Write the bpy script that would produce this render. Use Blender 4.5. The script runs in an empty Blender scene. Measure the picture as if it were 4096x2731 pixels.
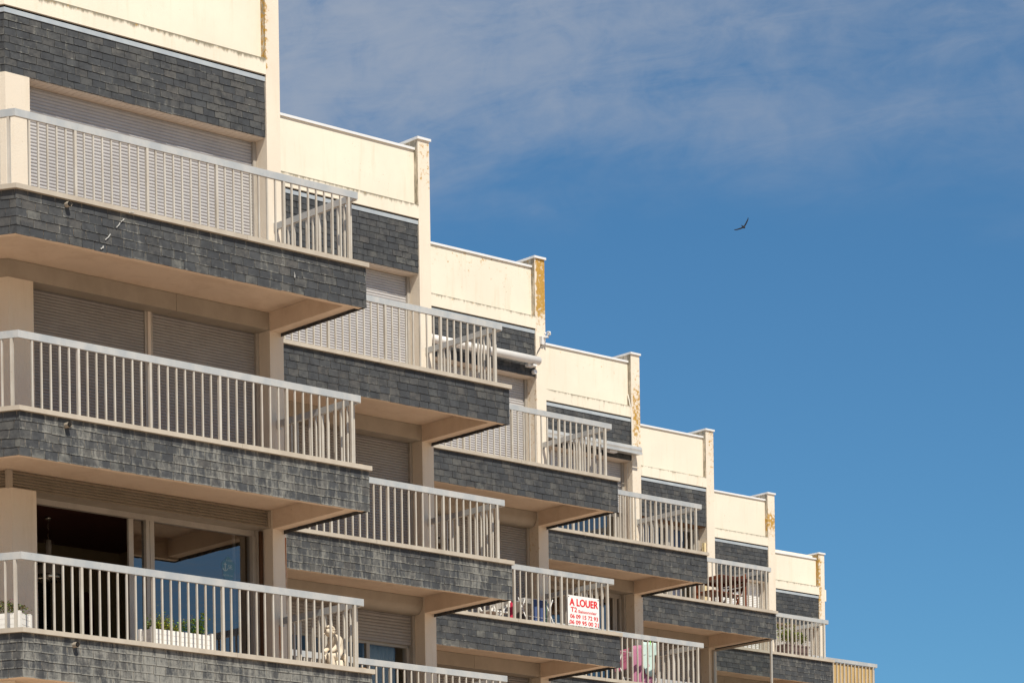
import bpy, bmesh, math, random
from mathutils import Vector, Matrix, Quaternion
random.seed(7)
C = bpy.context.scene.collection
SC = bpy.context.scene

# ---------------------------------------------------------------- camera
cam_d = bpy.data.cameras.new("camera"); cam = bpy.data.objects.new("camera", cam_d); C.objects.link(cam)
YAW, ROLL = 0.845490867, -0.0150592
EYE = Vector((0, 0, 1.6))
d_ = Vector((math.cos(YAW), math.sin(YAW), 0)); r_ = Vector((math.sin(YAW), -math.cos(YAW), 0)); u_ = Vector((0, 0, 1))
r3 = r_*math.cos(ROLL)+u_*math.sin(ROLL); u3 = u_*math.cos(ROLL)-r_*math.sin(ROLL)
cam.matrix_world = Matrix(((r3.x, u3.x, -d_.x, EYE.x), (r3.y, u3.y, -d_.y, EYE.y), (r3.z, u3.z, -d_.z, EYE.z), (0, 0, 0, 1)))
cam_d.sensor_width = 36; cam_d.lens = 36*13000/4096; cam_d.shift_y = 3378.99/4096
cam_d.clip_start = 0.5; cam_d.clip_end = 5000
SC.camera = cam

# ---------------------------------------------------------------- light
SUN_EL = math.radians(49.5); sh_ = Vector((-0.287, -0.958))
to_sun = Vector((sh_.x*math.cos(SUN_EL), sh_.y*math.cos(SUN_EL), math.sin(SUN_EL))).normalized()
sl = bpy.data.lights.new("sun", 'SUN'); sl.energy = 3.7; sl.angle = math.radians(0.5); sl.color = (1, 0.925, 0.80)
so = bpy.data.objects.new("sun", sl); C.objects.link(so); so.rotation_euler = (-to_sun).to_track_quat('-Z', 'Y').to_euler()
so.location = (0, 0, 60)
SC.view_settings.view_transform = 'Standard'; SC.view_settings.look = 'None'
SC.view_settings.exposure = 0.40; SC.view_settings.gamma = 1

# ---------------------------------------------------------------- sky
W = bpy.data.worlds.new("World"); SC.world = W; W.use_nodes = True
nt = W.node_tree; N = nt.nodes; L = nt.links; N.clear()
def wn(t, **k):
    n = N.new(t)
    for a, b in k.items(): setattr(n, a, b)
    return n
out = wn('ShaderNodeOutputWorld'); bg = wn('ShaderNodeBackground'); bg.inputs[1].default_value = 0.1
sky = wn('ShaderNodeTexSky', sky_type='NISHITA'); sky.sun_disc = False
sky.sun_elevation = SUN_EL; sky.sun_rotation = math.atan2(to_sun.x, to_sun.y)
sky.air_density = 1.0; sky.dust_density = 0.0; sky.ozone_density = 3.0; sky.altitude = 0
tint = wn('ShaderNodeMix', data_type='RGBA', blend_type='MULTIPLY'); tint.inputs[0].default_value = 1
tint.inputs[7].default_value = (0.31, 0.55, 0.665, 1)
L.new(sky.outputs[0], tint.inputs[6])
# thin high cloud: drifting bands, laid out by compass direction and height above the horizon
tc = wn('ShaderNodeTexCoord')
def dotn(v):
    n = wn('ShaderNodeVectorMath', operation='DOT_PRODUCT'); L.new(tc.outputs['Generated'], n.inputs[0]); n.inputs[1].default_value = v; return n.outputs['Value']
def m(op, a, b=None, c=None, clamp=False):
    n = wn('ShaderNodeMath', operation=op); n.use_clamp = clamp
    for i, x in enumerate((a, b, c)):
        if x is None: continue
        if isinstance(x, (int, float)): n.inputs[i].default_value = x
        else: L.new(x, n.inputs[i])
    return n.outputs[0]
cx = dotn(tuple(r_)); cz = dotn((0, 0, 1)); cy = dotn(tuple(d_))
az = m('DIVIDE', cx, m('MAXIMUM', cy, 0.05)); el = m('DIVIDE', cz, m('MAXIMUM', cy, 0.05))
def noise(sx, sy, det, rough, rot, off, dist=0.0):
    a = m('ADD', m('MULTIPLY', az, math.cos(rot)), m('MULTIPLY', el, math.sin(rot)))
    b = m('SUBTRACT', m('MULTIPLY', el, math.cos(rot)), m('MULTIPLY', az, math.sin(rot)))
    cmb = wn('ShaderNodeCombineXYZ'); L.new(m('MULTIPLY', a, sx), cmb.inputs[0]); L.new(m('MULTIPLY', b, sy), cmb.inputs[1]); cmb.inputs[2].default_value = off
    n = wn('ShaderNodeTexNoise'); n.inputs['Scale'].default_value = 1; n.inputs['Detail'].default_value = det; n.inputs['Roughness'].default_value = rough
    n.inputs['Distortion'].default_value = dist
    L.new(cmb.outputs[0], n.inputs['Vector']); return n.outputs[0]
n1 = noise(8, 20, 6, 0.55, 0.10, 4.9, 0.4); n2 = noise(22, 75, 7, 0.65, 0.16, 5.1, 0.8); n3 = noise(60, 70, 6, 0.6, 0.3, 9.7, 0.6)
# a thin sheet, thickest high up and to the left, frayed out towards the horizon
sheet = wn('ShaderNodeMapRange', interpolation_type='SMOOTHSTEP'); L.new(m('ADD', el, m('MULTIPLY', m('SUBTRACT', n1, 0.5), 0.10)), sheet.inputs[0])
sheet.inputs[1].default_value = 0.285; sheet.inputs[2].default_value = 0.372
dens = m('MULTIPLY', sheet.outputs[0], m('MAXIMUM', m('SUBTRACT', 0.98, m('MULTIPLY', az, 6.0)), 0.30))
fib = m('ADD', m('ADD', m('MULTIPLY', n1, 0.34), m('MULTIPLY', n2, 0.34)), m('MULTIPLY', n3, 0.32))
fib = m('MAXIMUM', m('MULTIPLY', m('SUBTRACT', fib, 0.385), 4.6), 0.0)
veil = m('MULTIPLY', m('SUBTRACT', n2, 0.52), 0.45, clamp=True)
cov = m('ADD', m('MULTIPLY', dens, m('ADD', 0.22, m('MULTIPLY', fib, 1.15))), m('MULTIPLY', veil, sheet.outputs[0]))
cov = m('SUBTRACT', 1.0, m('EXPONENT', m('MULTIPLY', cov, -1.55)))
cm = wn('ShaderNodeMix', data_type='RGBA'); L.new(m('MULTIPLY', cov, 0.95), cm.inputs[0]); L.new(tint.outputs[2], cm.inputs[6])
cm.inputs[7].default_value = (2.55, 2.95, 3.65, 1)
L.new(cm.outputs[2], bg.inputs[0]); L.new(bg.outputs[0], out.inputs[0])

# ---------------------------------------------------------------- materials
MATS = {}
class MT:
    def __init__(s, name):
        s.mat = bpy.data.materials.new(name); s.mat.use_nodes = True; s.nt = s.mat.node_tree; s.N = s.nt.nodes; s.L = s.nt.links
        s.b = s.N['Principled BSDF']; s.geo = None; MATS[name] = s.mat
    def n(s, t, **k):
        x = s.N.new(t)
        for a, b in k.items(): setattr(x, a, b)
        return x
    def put(s, sock, v):
        if isinstance(v, (int, float, tuple)): sock.default_value = v
        else: s.L.new(v, sock)
    def math(s, op, a, b=0.0, clamp=False):
        x = s.n('ShaderNodeMath', operation=op); x.use_clamp = clamp; s.put(x.inputs[0], a); s.put(x.inputs[1], b); return x.outputs[0]
    def pos(s, sc=(1, 1, 1), obj=False):
        if obj: src = s.n('ShaderNodeTexCoord').outputs['Object']
        else:
            if not s.geo: s.geo = s.n('ShaderNodeNewGeometry')
            src = s.geo.outputs['Position']
        mp = s.n('ShaderNodeVectorMath', operation='MULTIPLY'); s.L.new(src, mp.inputs[0]); mp.inputs[1].default_value = sc; return mp.outputs[0]
    def noise(s, scale=1, det=4, rough=0.55, sc=(1, 1, 1), dist=0, obj=False):
        x = s.n('ShaderNodeTexNoise'); s.L.new(s.pos(sc, obj), x.inputs['Vector'])
        x.inputs['Scale'].default_value = scale; x.inputs['Detail'].default_value = det; x.inputs['Roughness'].default_value = rough; x.inputs['Distortion'].default_value = dist
        return x.outputs[0]
    def attr(s, name):
        x = s.n('ShaderNodeAttribute', attribute_name=name); return x.outputs['Fac']
    def mix(s, f, a, b):
        x = s.n('ShaderNodeMix', data_type='RGBA'); s.put(x.inputs[0], f)
        for i, v in ((6, a), (7, b)):
            if isinstance(v, tuple): x.inputs[i].default_value = (*v[:3], 1)
            else: s.L.new(v, x.inputs[i])
        return x.outputs[2]
    def smooth(s, v, a, b, o0=0.0, o1=1.0):
        x = s.n('ShaderNodeMapRange', interpolation_type='SMOOTHSTEP'); s.put(x.inputs[0], v)
        for i, k in enumerate((a, b, o0, o1)): s.put(x.inputs[1+i], k)
        return x.outputs[0]
    def base(s, v, rough=0.6, metal=0.0, spec=0.5):
        if isinstance(v, tuple): s.b.inputs['Base Color'].default_value = (*v[:3], 1)
        else: s.L.new(v, s.b.inputs['Base Color'])
        s.put(s.b.inputs['Roughness'], rough); s.b.inputs['Metallic'].default_value = metal
        s.b.inputs['Specular IOR Level'].default_value = spec
        return s
    def bump(s, h, strength=0.3, dist=0.01):
        x = s.n('ShaderNodeBump'); x.inputs['Strength'].default_value = strength; x.inputs['Distance'].default_value = dist
        s.L.new(h, x.inputs['Height']); s.L.new(x.outputs[0], s.b.inputs['Normal']); return s

def plain(name, col, rough=0.6, metal=0.0, var=0.12, scale=6, spec=0.4):
    t = MT(name); nz = t.noise(scale, 4, 0.6)
    a = tuple(c*(1-var) for c in col); b = tuple(min(1, c*(1+var)) for c in col)
    t.base(t.mix(nz, a, b), rough, metal, spec); return t.mat

def cream_mat(name, col, dirt_tone_col=(0.17, 0.15, 0.10), rough_amt=0.25, mott=0.0):
    t = MT(name)
    big = t.noise(0.8, 5, 0.6); fine = t.noise(14, 6, 0.7)
    c = t.mix(t.smooth(big, 0.3, 0.75), tuple(x*0.94 for x in col), tuple(min(1, x*1.04) for x in col))
    c = t.mix(t.math('MULTIPLY', fine, 0.10), c, tuple(x*0.75 for x in col))
    if mott:
        mo = t.noise(1.7, 7, 0.7, dist=0.6); c = t.mix(t.smooth(mo, 0.42, 0.72, 0, mott), c, (col[0]*.6, col[1]*.52, col[2]*.44))
    # faint rain streaks and specks
    st = t.noise(1, 6, 0.65, sc=(7, 7, 0.8)); c = t.mix(t.smooth(st, 0.50, 0.78, 0, 0.36), c, (col[0]*.72, col[1]*.66, col[2]*.55))
    sp = t.noise(34, 3, 0.6); reg = t.noise(2.2, 3, 0.6)
    c = t.mix(t.math('MULTIPLY', t.smooth(sp, 0.66, 0.72), t.smooth(reg, 0.5, 0.7, 0, 0.75)), c, (0.30, 0.22, 0.10))
    # dirt that hangs under the ledges and the darker fin sides (own outline, from the vertex attribute)
    dn = t.noise(1, 7, 0.7, sc=(13, 13, 3.0)); dv = t.math('ADD', t.attr('dirt_tone'), t.math('MULTIPLY', t.math('SUBTRACT', dn, 0.5), 1.3))
    c = t.mix(t.smooth(dv, 0.52, 0.95, 0, 0.85), c, dirt_tone_col)
    # orange lichen
    ln = t.noise(14, 9, 0.70); lv = t.math('ADD', t.attr('lichen'), t.math('MULTIPLY', t.math('SUBTRACT', ln, 0.5), 2.0))
    lc = t.mix(t.noise(40, 3), (0.30, 0.15, 0.010), (0.60, 0.34, 0.035))
    c = t.mix(t.smooth(lv, 0.50, 0.82, 0, 0.92), c, lc)
    t.base(c, 0.88, 0, 0.2); t.bump(t.noise(60, 5, 0.7), rough_amt, 0.012); return t.mat
CREAM = (0.82, 0.748, 0.618)
cream_mat('cream_render', CREAM); cream_mat('cream_roughcast', (0.80, 0.71, 0.585), rough_amt=0.6)
cream_mat('soffit_paint', (0.80, 0.66, 0.52), rough_amt=0.15, mott=0.30)

def slate_mat():
    t = MT('slate'); uv = t.n('ShaderNodeUVMap', uv_map='UVMap'); sep = t.n('ShaderNodeSeparateXYZ'); t.L.new(uv.outputs[0], sep.inputs[0])
    rnd = t.attr('rnd'); lime = t.attr('lime')
    rp = t.n('ShaderNodeValToRGB'); t.L.new(rnd, rp.inputs[0]); e = rp.color_ramp.elements
    e[0].position = 0; e[0].color = (0.052, 0.056, 0.061, 1); e[1].position = 1; e[1].color = (0.14, 0.14, 0.128, 1)
    for p, c in ((0.25, (0.066, 0.070, 0.074)), (0.5, (0.084, 0.086, 0.085)), (0.72, (0.096, 0.092, 0.086)), (0.93, (0.104, 0.104, 0.098))):
        x = e.new(p); x.color = (*c, 1)
    c = rp.outputs[0]
    g = t.noise(7, 7, 0.72); c = t.mix(t.smooth(g, 0.35, 0.68), c, (0.040, 0.042, 0.045))
    # pale bloom: edges of each slate and vertical run-marks
    eu = t.math('ABSOLUTE', t.math('SUBTRACT', sep.outputs[0], 0.5)); low = t.smooth(sep.outputs[1], 0.0, 0.22, 1, 0); side = t.smooth(eu, 0.42, 0.5)
    edge = t.math('MAXIMUM', low, side)
    st = t.noise(1, 6, 0.65, sc=(16, 16, 2.6)); blot = t.noise(1.3, 4, 0.6, sc=(1, 1, 0.6)); scr = t.noise(22, 5, 0.75, dist=1.2)
    v = t.math('ADD', t.math('MULTIPLY', edge, 0.42), t.math('MULTIPLY', t.math('SUBTRACT', st, 0.5), 2.0))
    v = t.math('ADD', v, t.math('MULTIPLY', t.math('SUBTRACT', blot, 0.5), 1.3))
    v = t.math('ADD', v, t.math('MULTIPLY', t.math('SUBTRACT', scr, 0.5), 1.1))
    v = t.math('ADD', v, lime)
    c = t.mix(t.smooth(v, 0.28, 1.10, 0, 0.68), c, (0.33, 0.325, 0.29))
    t.base(c, 0.62, 0, 0.3); t.bump(t.noise(28, 6, 0.7), 0.5, 0.008); return t.mat
slate_mat()

def metal_mat(name, a, b, rough, metal, streak=0.5, spec=0.5):
    t = MT(name); s1 = t.noise(1, 5, 0.6, sc=(5, 5, 2.0)); s2 = t.noise(3.1, 5, 0.65)
    c = t.mix(t.smooth(t.math('ADD', t.math('MULTIPLY', s1, streak), t.math('MULTIPLY', s2, 1-streak)), 0.36, 0.64), a, b)
    oi = t.n('ShaderNodeObjectInfo'); c = t.mix(t.math('MULTIPLY', oi.outputs['Random'], 0.16), c, tuple(x*0.55 for x in a))
    sp = t.noise(45, 2, 0.5); c = t.mix(t.smooth(sp, 0.70, 0.76, 0, 0.5), c, tuple(x*0.45 for x in a))
    t.base(c, rough, metal, spec); return t.mat
metal_mat('rail_metal', (0.43, 0.455, 0.465), (0.57, 0.56, 0.53), 0.42, 0.15)
metal_mat('baluster_metal', (0.50, 0.45, 0.375), (0.60, 0.565, 0.50), 0.5, 0.1)
metal_mat('coping_metal', (0.47, 0.41, 0.33), (0.56, 0.50, 0.41), 0.55, 0.1)
metal_mat('cap_metal', (0.80, 0.80, 0.79), (0.86, 0.86, 0.85), 0.4, 0.1)
metal_mat('zinc_flashing', (0.46, 0.50, 0.53), (0.56, 0.60, 0.61), 0.45, 0.3)
metal_mat('shutter_slat', (0.47, 0.455, 0.45), (0.525, 0.51, 0.505), 0.45, 0.0, 0.3)
metal_mat('shutter_slat_shaded', (0.30, 0.285, 0.275), (0.345, 0.33, 0.32), 0.45, 0.0, 0.3)  # same slats with the balcony shade darkened into the colour, lower floors only
metal_mat('shutter_slat_white', (0.80, 0.79, 0.77), (0.84, 0.83, 0.81), 0.5, 0.0, 0.3)
metal_mat('frame_alu', (0.42, 0.385, 0.335), (0.49, 0.455, 0.40), 0.45, 0.2)
metal_mat('box_metal', (0.39, 0.345, 0.28), (0.45, 0.40, 0.33), 0.55, 0.1)
metal_mat('white_enamel', (0.80, 0.80, 0.79), (0.84, 0.84, 0.83), 0.35, 0.0)
metal_mat('awning_white', (0.80, 0.77, 0.72), (0.86, 0.84, 0.80), 0.35, 0.0)
metal_mat('awning_grey', (0.50, 0.51, 0.50), (0.62, 0.62, 0.60), 0.35, 0.25)
plain('floor_tile', (0.26, 0.175, 0.125), 0.7, var=0.15, scale=9)
plain('lambris', (0.72, 0.63, 0.53), 0.6, var=0.05)
plain('white_plastic', (0.82, 0.80, 0.76), 0.45, var=0.04)
plain('rust', (0.085, 0.04, 0.018), 0.9, var=0.4, scale=30)
plain('rust_pale', (0.50, 0.30, 0.15), 0.9, var=0.35, scale=18)
plain('dropping_white', (0.50, 0.50, 0.48), 0.8, var=0.05)
plain('dark_gap', (0.012, 0.011, 0.010), 0.9, var=0.1)
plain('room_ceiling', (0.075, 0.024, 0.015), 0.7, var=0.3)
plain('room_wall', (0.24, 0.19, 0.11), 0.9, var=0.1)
plain('blind_black', (0.010, 0.009, 0.009), 0.5, var=0.1)
plain('board_red', (0.05, 0.006, 0.006), 0.35, var=0.1)
plain('sofa_red', (0.22, 0.012, 0.02), 0.8, var=0.1)
plain('curtain_blue', (0.30, 0.38, 0.46), 0.9, var=0.1)
plain('curtain_mauve', (0.16, 0.15, 0.20), 0.9, var=0.1)
plain('head_brown', (0.20, 0.11, 0.06), 0.7, var=0.15)
plain('stone_statue', (0.72, 0.63, 0.50), 0.85, var=0.10, scale=25)
plain('sign_white', (0.84, 0.82, 0.80), 0.45, var=0.02)
plain('sign_red', (0.70, 0.008, 0.012), 0.5, var=0.03)
plain('decal_blue', (0.10, 0.26, 0.42), 0.5, var=0.05)
plain('decal_pale', (0.45, 0.60, 0.70), 0.5, var=0.03)
plain('dark_eyelet', (0.05, 0.045, 0.03), 0.5)
plain('chrome', (0.65, 0.62, 0.55), 0.25, 1.0, var=0.05)
plain('lamp_shade', (0.33, 0.29, 0.25), 0.5, var=0.05)
plain('bird_feather', (0.012, 0.010, 0.010), 0.7, var=0.2)
plain('wood_red', (0.19, 0.055, 0.022), 0.38, var=0.3, scale=14)
plain('pot_brown', (0.20, 0.135, 0.12), 0.6, var=0.1)
plain('soil', (0.04, 0.028, 0.018), 0.95)
plain('leaf_green', (0.17, 0.30, 0.04), 0.5, var=0.35, scale=20)
plain('leaf_lime', (0.40, 0.46, 0.06), 0.5, var=0.35, scale=20)
plain('leaf_dark', (0.11, 0.19, 0.045), 0.5, var=0.35, scale=20)
plain('leaf_dry', (0.25, 0.15, 0.075), 0.7, var=0.4, scale=20)
plain('leaf_shrub', (0.24, 0.28, 0.045), 0.4, var=0.4, scale=14)
plain('twig', (0.17, 0.11, 0.065), 0.8)
plain('flower_white', (0.8, 0.78, 0.72), 0.7)
plain('flower_pink', (0.70, 0.30, 0.45), 0.7)
plain('flower_straw', (0.45, 0.36, 0.17), 0.8)
plain('cloth_blue', (0.055, 0.085, 0.20), 0.9, var=0.08)
plain('cloth_green', (0.08, 0.32, 0.17), 0.9)
plain('cloth_black', (0.015, 0.015, 0.022), 0.9)
plain('cloth_taupe', (0.13, 0.10, 0.085), 0.9)
plain('cloth_red', (0.45, 0.02, 0.06), 0.9)
plain('cloth_pink', (0.42, 0.17, 0.27), 0.9, var=0.08)
plain('cloth_maroon', (0.30, 0.08, 0.14), 0.9, var=0.1)
plain('cloth_mint', (0.52, 0.67, 0.63), 0.9, var=0.04)
plain('cloth_brown', (0.26, 0.19, 0.14), 0.9, var=0.1)
plain('peg_lime', (0.35, 0.75, 0.08), 0.5)
plain('peg_blue', (0.03, 0.20, 0.42), 0.5)
plain('cream_board', (0.80, 0.66, 0.38), 0.5, var=0.04)
plain('canvas_yellow', (0.50, 0.35, 0.155), 0.85, var=0.10, scale=4)
plain('cable_white', (0.72, 0.68, 0.60), 0.5)
plain('cable_black', (0.02, 0.02, 0.02), 0.5)
t = MT('ground'); t.base(t.mix(t.noise(0.2, 6), (0.42, 0.315, 0.235), (0.50, 0.385, 0.29)), 0.9); t.bump(t.noise(8, 5), 0.3, 0.02)
# rust run-mark that thins out at its edges
t = MT('rust_run'); tr = t.n('ShaderNodeBsdfTransparent'); mx = t.n('ShaderNodeMixShader')
uv = t.n('ShaderNodeUVMap', uv_map='UVMap'); sp = t.n('ShaderNodeSeparateXYZ'); t.L.new(uv.outputs[0], sp.inputs[0])
w = t.smooth(t.math('ABSOLUTE', t.math('SUBTRACT', sp.outputs[0], 0.5)), 0.12, 0.5, 1, 0)
w = t.math('MULTIPLY', w, t.smooth(sp.outputs[1], 0.0, 0.9, 0.35, 1.0)); w = t.math('MULTIPLY', w, t.smooth(t.noise(1, 5, 0.7, sc=(40, 40, 4)), 0.3, 0.55, 0.35, 1), True)
t.base(t.mix(sp.outputs[1], (0.52, 0.24, 0.06), (0.38, 0.10, 0.012)), 0.9)
t.L.new(w, mx.inputs[0]); t.L.new(tr.outputs[0], mx.inputs[1]); t.L.new(t.b.outputs[0], mx.inputs[2]); t.L.new(mx.outputs[0], t.N['Material Output'].inputs[0])
# window glass
def glass(name, see, f0):
    t = MT(name); tr = t.n('ShaderNodeBsdfTransparent'); tr.inputs[0].default_value = (*see, 1); gl = t.n('ShaderNodeBsdfGlossy'); gl.inputs['Roughness'].default_value = 0.0
    gl.inputs['Color'].default_value = (1, 1, 1, 1)
    lw = t.n('ShaderNodeLayerWeight'); mx = t.n('ShaderNodeMixShader')
    t.L.new(t.math('ADD', t.math('MULTIPLY', t.math('POWER', lw.outputs['Facing'], 5.0), 1-f0), f0, True), mx.inputs[0])
    t.L.new(tr.outputs[0], mx.inputs[1]); t.L.new(gl.outputs[0], mx.inputs[2]); t.L.new(mx.outputs[0], t.N['Material Output'].inputs[0])
glass('glass', (0.45, 0.46, 0.46), 0.20); glass('glass_clear', (0.80, 0.83, 0.82), 0.06)

# ---------------------------------------------------------------- mesh builder
class MB:
    def __init__(s): s.v = []; s.f = []; s.mi = []; s.fa = {}; s.uv = []
    def quad(s, pts, mi=0, uv=None, **fa):
        k = len(s.v); s.v += [tuple(p) for p in pts]; s.f.append(tuple(range(k, k+len(pts)))); s.mi.append(mi)
        s.uv.append(uv or [(0, 0)]*len(pts))
        for a, b in fa.items(): s.fa.setdefault(a, {})[len(s.f)-1] = b
        return s
    def hexa(s, a, b, mi=0, uvf=None, **fa):
        # a = 4 bottom corners (ccw from above), b = 4 top corners
        k = len(s.v); s.v += [tuple(p) for p in a]+[tuple(p) for p in b]
        fs = [(3, 2, 1, 0), (4, 5, 6, 7), (0, 1, 5, 4), (1, 2, 6, 5), (2, 3, 7, 6), (3, 0, 4, 7)]
        for q in fs:
            s.f.append(tuple(k+i for i in q)); s.mi.append(mi)
            s.uv.append([(0, 0), (1, 0), (1, 1), (0, 1)])
            for n, val in fa.items(): s.fa.setdefault(n, {})[len(s.f)-1] = val
        return s
    def box(s, x0, x1, y0, y1, z0, z1, mi=0, **fa):
        return s.hexa([(x0, y0, z0), (x1, y0, z0), (x1, y1, z0), (x0, y1, z0)], [(x0, y0, z1), (x1, y0, z1), (x1, y1, z1), (x0, y1, z1)], mi, **fa)
    def boxz(s, x0, x1, y0, y1, zs, xs=None, mi=0):
        # box whose front is divided along z (and x) so vertex attributes can vary over it
        xs = xs or [x0, x1]
        for i in range(len(zs)-1):
            for j in range(len(xs)-1): s.quad([(xs[j], y0, zs[i]), (xs[j+1], y0, zs[i]), (xs[j+1], y0, zs[i+1]), (xs[j], y0, zs[i+1])], mi)
            ys = y0+0.006
            s.quad([(x0, ys, zs[i]), (x0, y0, zs[i]), (x0, y0, zs[i+1]), (x0, ys, zs[i+1])], mi); s.quad([(x0, y1, zs[i]), (x0, ys, zs[i]), (x0, ys, zs[i+1]), (x0, y1, zs[i+1])], mi)
            s.quad([(x1, y0, zs[i]), (x1, y1, zs[i]), (x1, y1, zs[i+1]), (x1, y0, zs[i+1])], mi)
        s.quad([(x1, y1, zs[0]), (x0, y1, zs[0]), (x0, y1, zs[-1]), (x1, y1, zs[-1])], mi)
        s.quad([(x0, y1, zs[0]), (x1, y1, zs[0]), (x1, y0, zs[0]), (x0, y0, zs[0])], mi)
        s.quad([(x0, y0, zs[-1]), (x1, y0, zs[-1]), (x1, y1, zs[-1]), (x0, y1, zs[-1])], mi)
        return s
    def prism(s, pa, pb, z0, z1, mi=0):
        # pa outer polyline, pb inner polyline (same count, left to right seen from the front)
        for i in range(len(pa)-1):
            a0, a1, b0, b1 = pa[i], pa[i+1], pb[i], pb[i+1]
            s.hexa([(*a0, z0), (*a1, z0), (*b1, z0), (*b0, z0)], [(*a0, z1), (*a1, z1), (*b1, z1), (*b0, z1)], mi)
        return s
    def bar(s, a, b, w, h=None, mi=0, up=Vector((0, 0, 1))):
        a = Vector(a); b = Vector(b); h = h or w; d = (b-a).normalized()
        if abs(d.dot(up)) > 0.95: up = Vector((0, 1, 0))
        x = d.cross(up).normalized()*w/2; y = x.cross(d).normalized()*h/2
        return s.hexa([a-x-y, a+x-y, a+x+y, a-x+y], [b-x-y, b+x-y, b+x+y, b-x+y], mi)
    def tube(s, pts, r, n=8, mi=0, cap=True, rads=None):
        pts = [Vector(p) for p in pts]; k = len(s.v); t0 = None
        for i, p in enumerate(pts):
            t = (pts[min(i+1, len(pts)-1)]-pts[max(i-1, 0)]).normalized()
            x = (t.cross(Vector((0, 0, 1))) if abs(t.z) < 0.95 else t.cross(Vector((0, 1, 0)))).normalized()
            if t0 is not None:
                x = (t0-t*t0.dot(t)).normalized()
            t0 = x; y = t.cross(x); rr = rads[i] if rads else r
            for j in range(n):
                a = 2*math.pi*j/n; s.v.append(tuple(p+x*math.cos(a)*rr+y*math.sin(a)*rr))
        for i in range(len(pts)-1):
            for j in range(n):
                q = (k+i*n+j, k+i*n+(j+1) % n, k+(i+1)*n+(j+1) % n, k+(i+1)*n+j)
                s.f.append(q); s.mi.append(mi); s.uv.append([(0, 0)]*4)
        if cap:
            for base in (k, k+(len(pts)-1)*n):
                q = tuple(base+j for j in range(n)); s.f.append(q); s.mi.append(mi); s.uv.append([(0, 0)]*n)
        return s
    def lathe(s, prof, c, n=20, mi=0):
        k = len(s.v)
        for r, z in prof:
            for j in range(n):
                a = 2*math.pi*j/n; s.v.append((c[0]+r*math.cos(a), c[1]+r*math.sin(a), c[2]+z))
        for i in range(len(prof)-1):
            for j in range(n):
                s.f.append((k+i*n+j, k+i*n+(j+1) % n, k+(i+1)*n+(j+1) % n, k+(i+1)*n+j)); s.mi.append(mi); s.uv.append([(0, 0)]*4)
        return s
    def build(s, name, mats, parent=None, loc=(0, 0, 0), va=None, smooth=False, recalc=True):
        me = bpy.data.meshes.new(name); me.from_pydata(s.v, [], s.f)
        for mt in ([mats] if isinstance(mats, str) else mats): me.materials.append(MATS[mt])
        me.polygons.foreach_set('material_index', s.mi)
        if any(any(p != (0, 0) for p in u) for u in s.uv):
            ul = me.uv_layers.new(name='UVMap'); flat = [c for u in s.uv for p in u for c in p]; ul.data.foreach_set('uv', flat)
        for a, dct in s.fa.items():
            at = me.attributes.new(a, 'FLOAT', 'FACE'); at.data.foreach_set('value', [dct.get(i, 0.0) for i in range(len(s.f))])
        if va:
            for a, fn in va.items():
                at = me.attributes.new(a, 'FLOAT', 'POINT'); at.data.foreach_set('value', [float(fn(*p)) for p in s.v])
        if recalc and not s.fa:
            bm = bmesh.new(); bm.from_mesh(me); bmesh.ops.recalc_face_normals(bm, faces=bm.faces); bm.to_mesh(me); bm.free()
        if smooth: me.polygons.foreach_set('use_smooth', [True]*len(me.polygons))
        me.update(); o = bpy.data.objects.new(name, me); C.objects.link(o); o.location = loc
        if parent: o.parent = parent
        return o

def tag(o, label=None, cat=None, group=None, kind=None):
    for k, v in (('label', label), ('category', cat), ('group', group), ('kind', kind)):
        if v: o[k] = v
    return o
def thing(name, loc, label, cat, group=None, rot=0):
    o = bpy.data.objects.new(name, None); C.objects.link(o); o.location = loc; o.rotation_euler = (0, 0, rot); o.empty_display_size = 0.2
    return tag(o, label, cat, group)

# ---------------------------------------------------------------- layout of the stepped bays (measured)
ORG = [(27.3792, 33.4905, 12.300), (33.2853, 37.2910, 12.3148), (39.0967, 41.0006, 12.3083), (45.0228, 44.7327, 12.2907),
       (50.8766, 48.4896, 12.3079), (56.7105, 52.2314, 12.3105), (62.5727, 55.9736, 12.3223)]
ORG = [Vector((x, y, z+1.6)) for x, y, z in ORG]
H = 2.7
GZ = [-o.z for o in ORG]
bld = thing('apartment_building', (ORG[0].x, ORG[0].y+2, 0), 'cream stepped apartment block with slate clad balconies and slatted railings', 'apartment building')
def BL(b): return ORG[b]-bld.location
def at(b, x, y, z): return ORG[b]+Vector((x, y, z))
T30 = math.tan(math.radians(30)); CX = -5.512
wdir = Vector((-0.5, math.sqrt(3)/2))
def left(b): return ORG[b-1].x-ORG[b].x if b else None
def path(b, d, xr, Lw=5.0):
    if b: return [(left(b)+0.004, d), (xr, d)]
    c = (CX+T30*d, d); return [(c[0]+wdir.x*Lw, c[1]+wdir.y*Lw), c, (xr, d)]
def strip(mb, b, d0, d1, z0, z1, xr=0.0, xr1=None, Lw=5.0, mi=0):
    return mb.prism(path(b, d0, xr, Lw), path(b, d1, xr if xr1 is None else xr1, Lw), z0, z1, mi)

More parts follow.
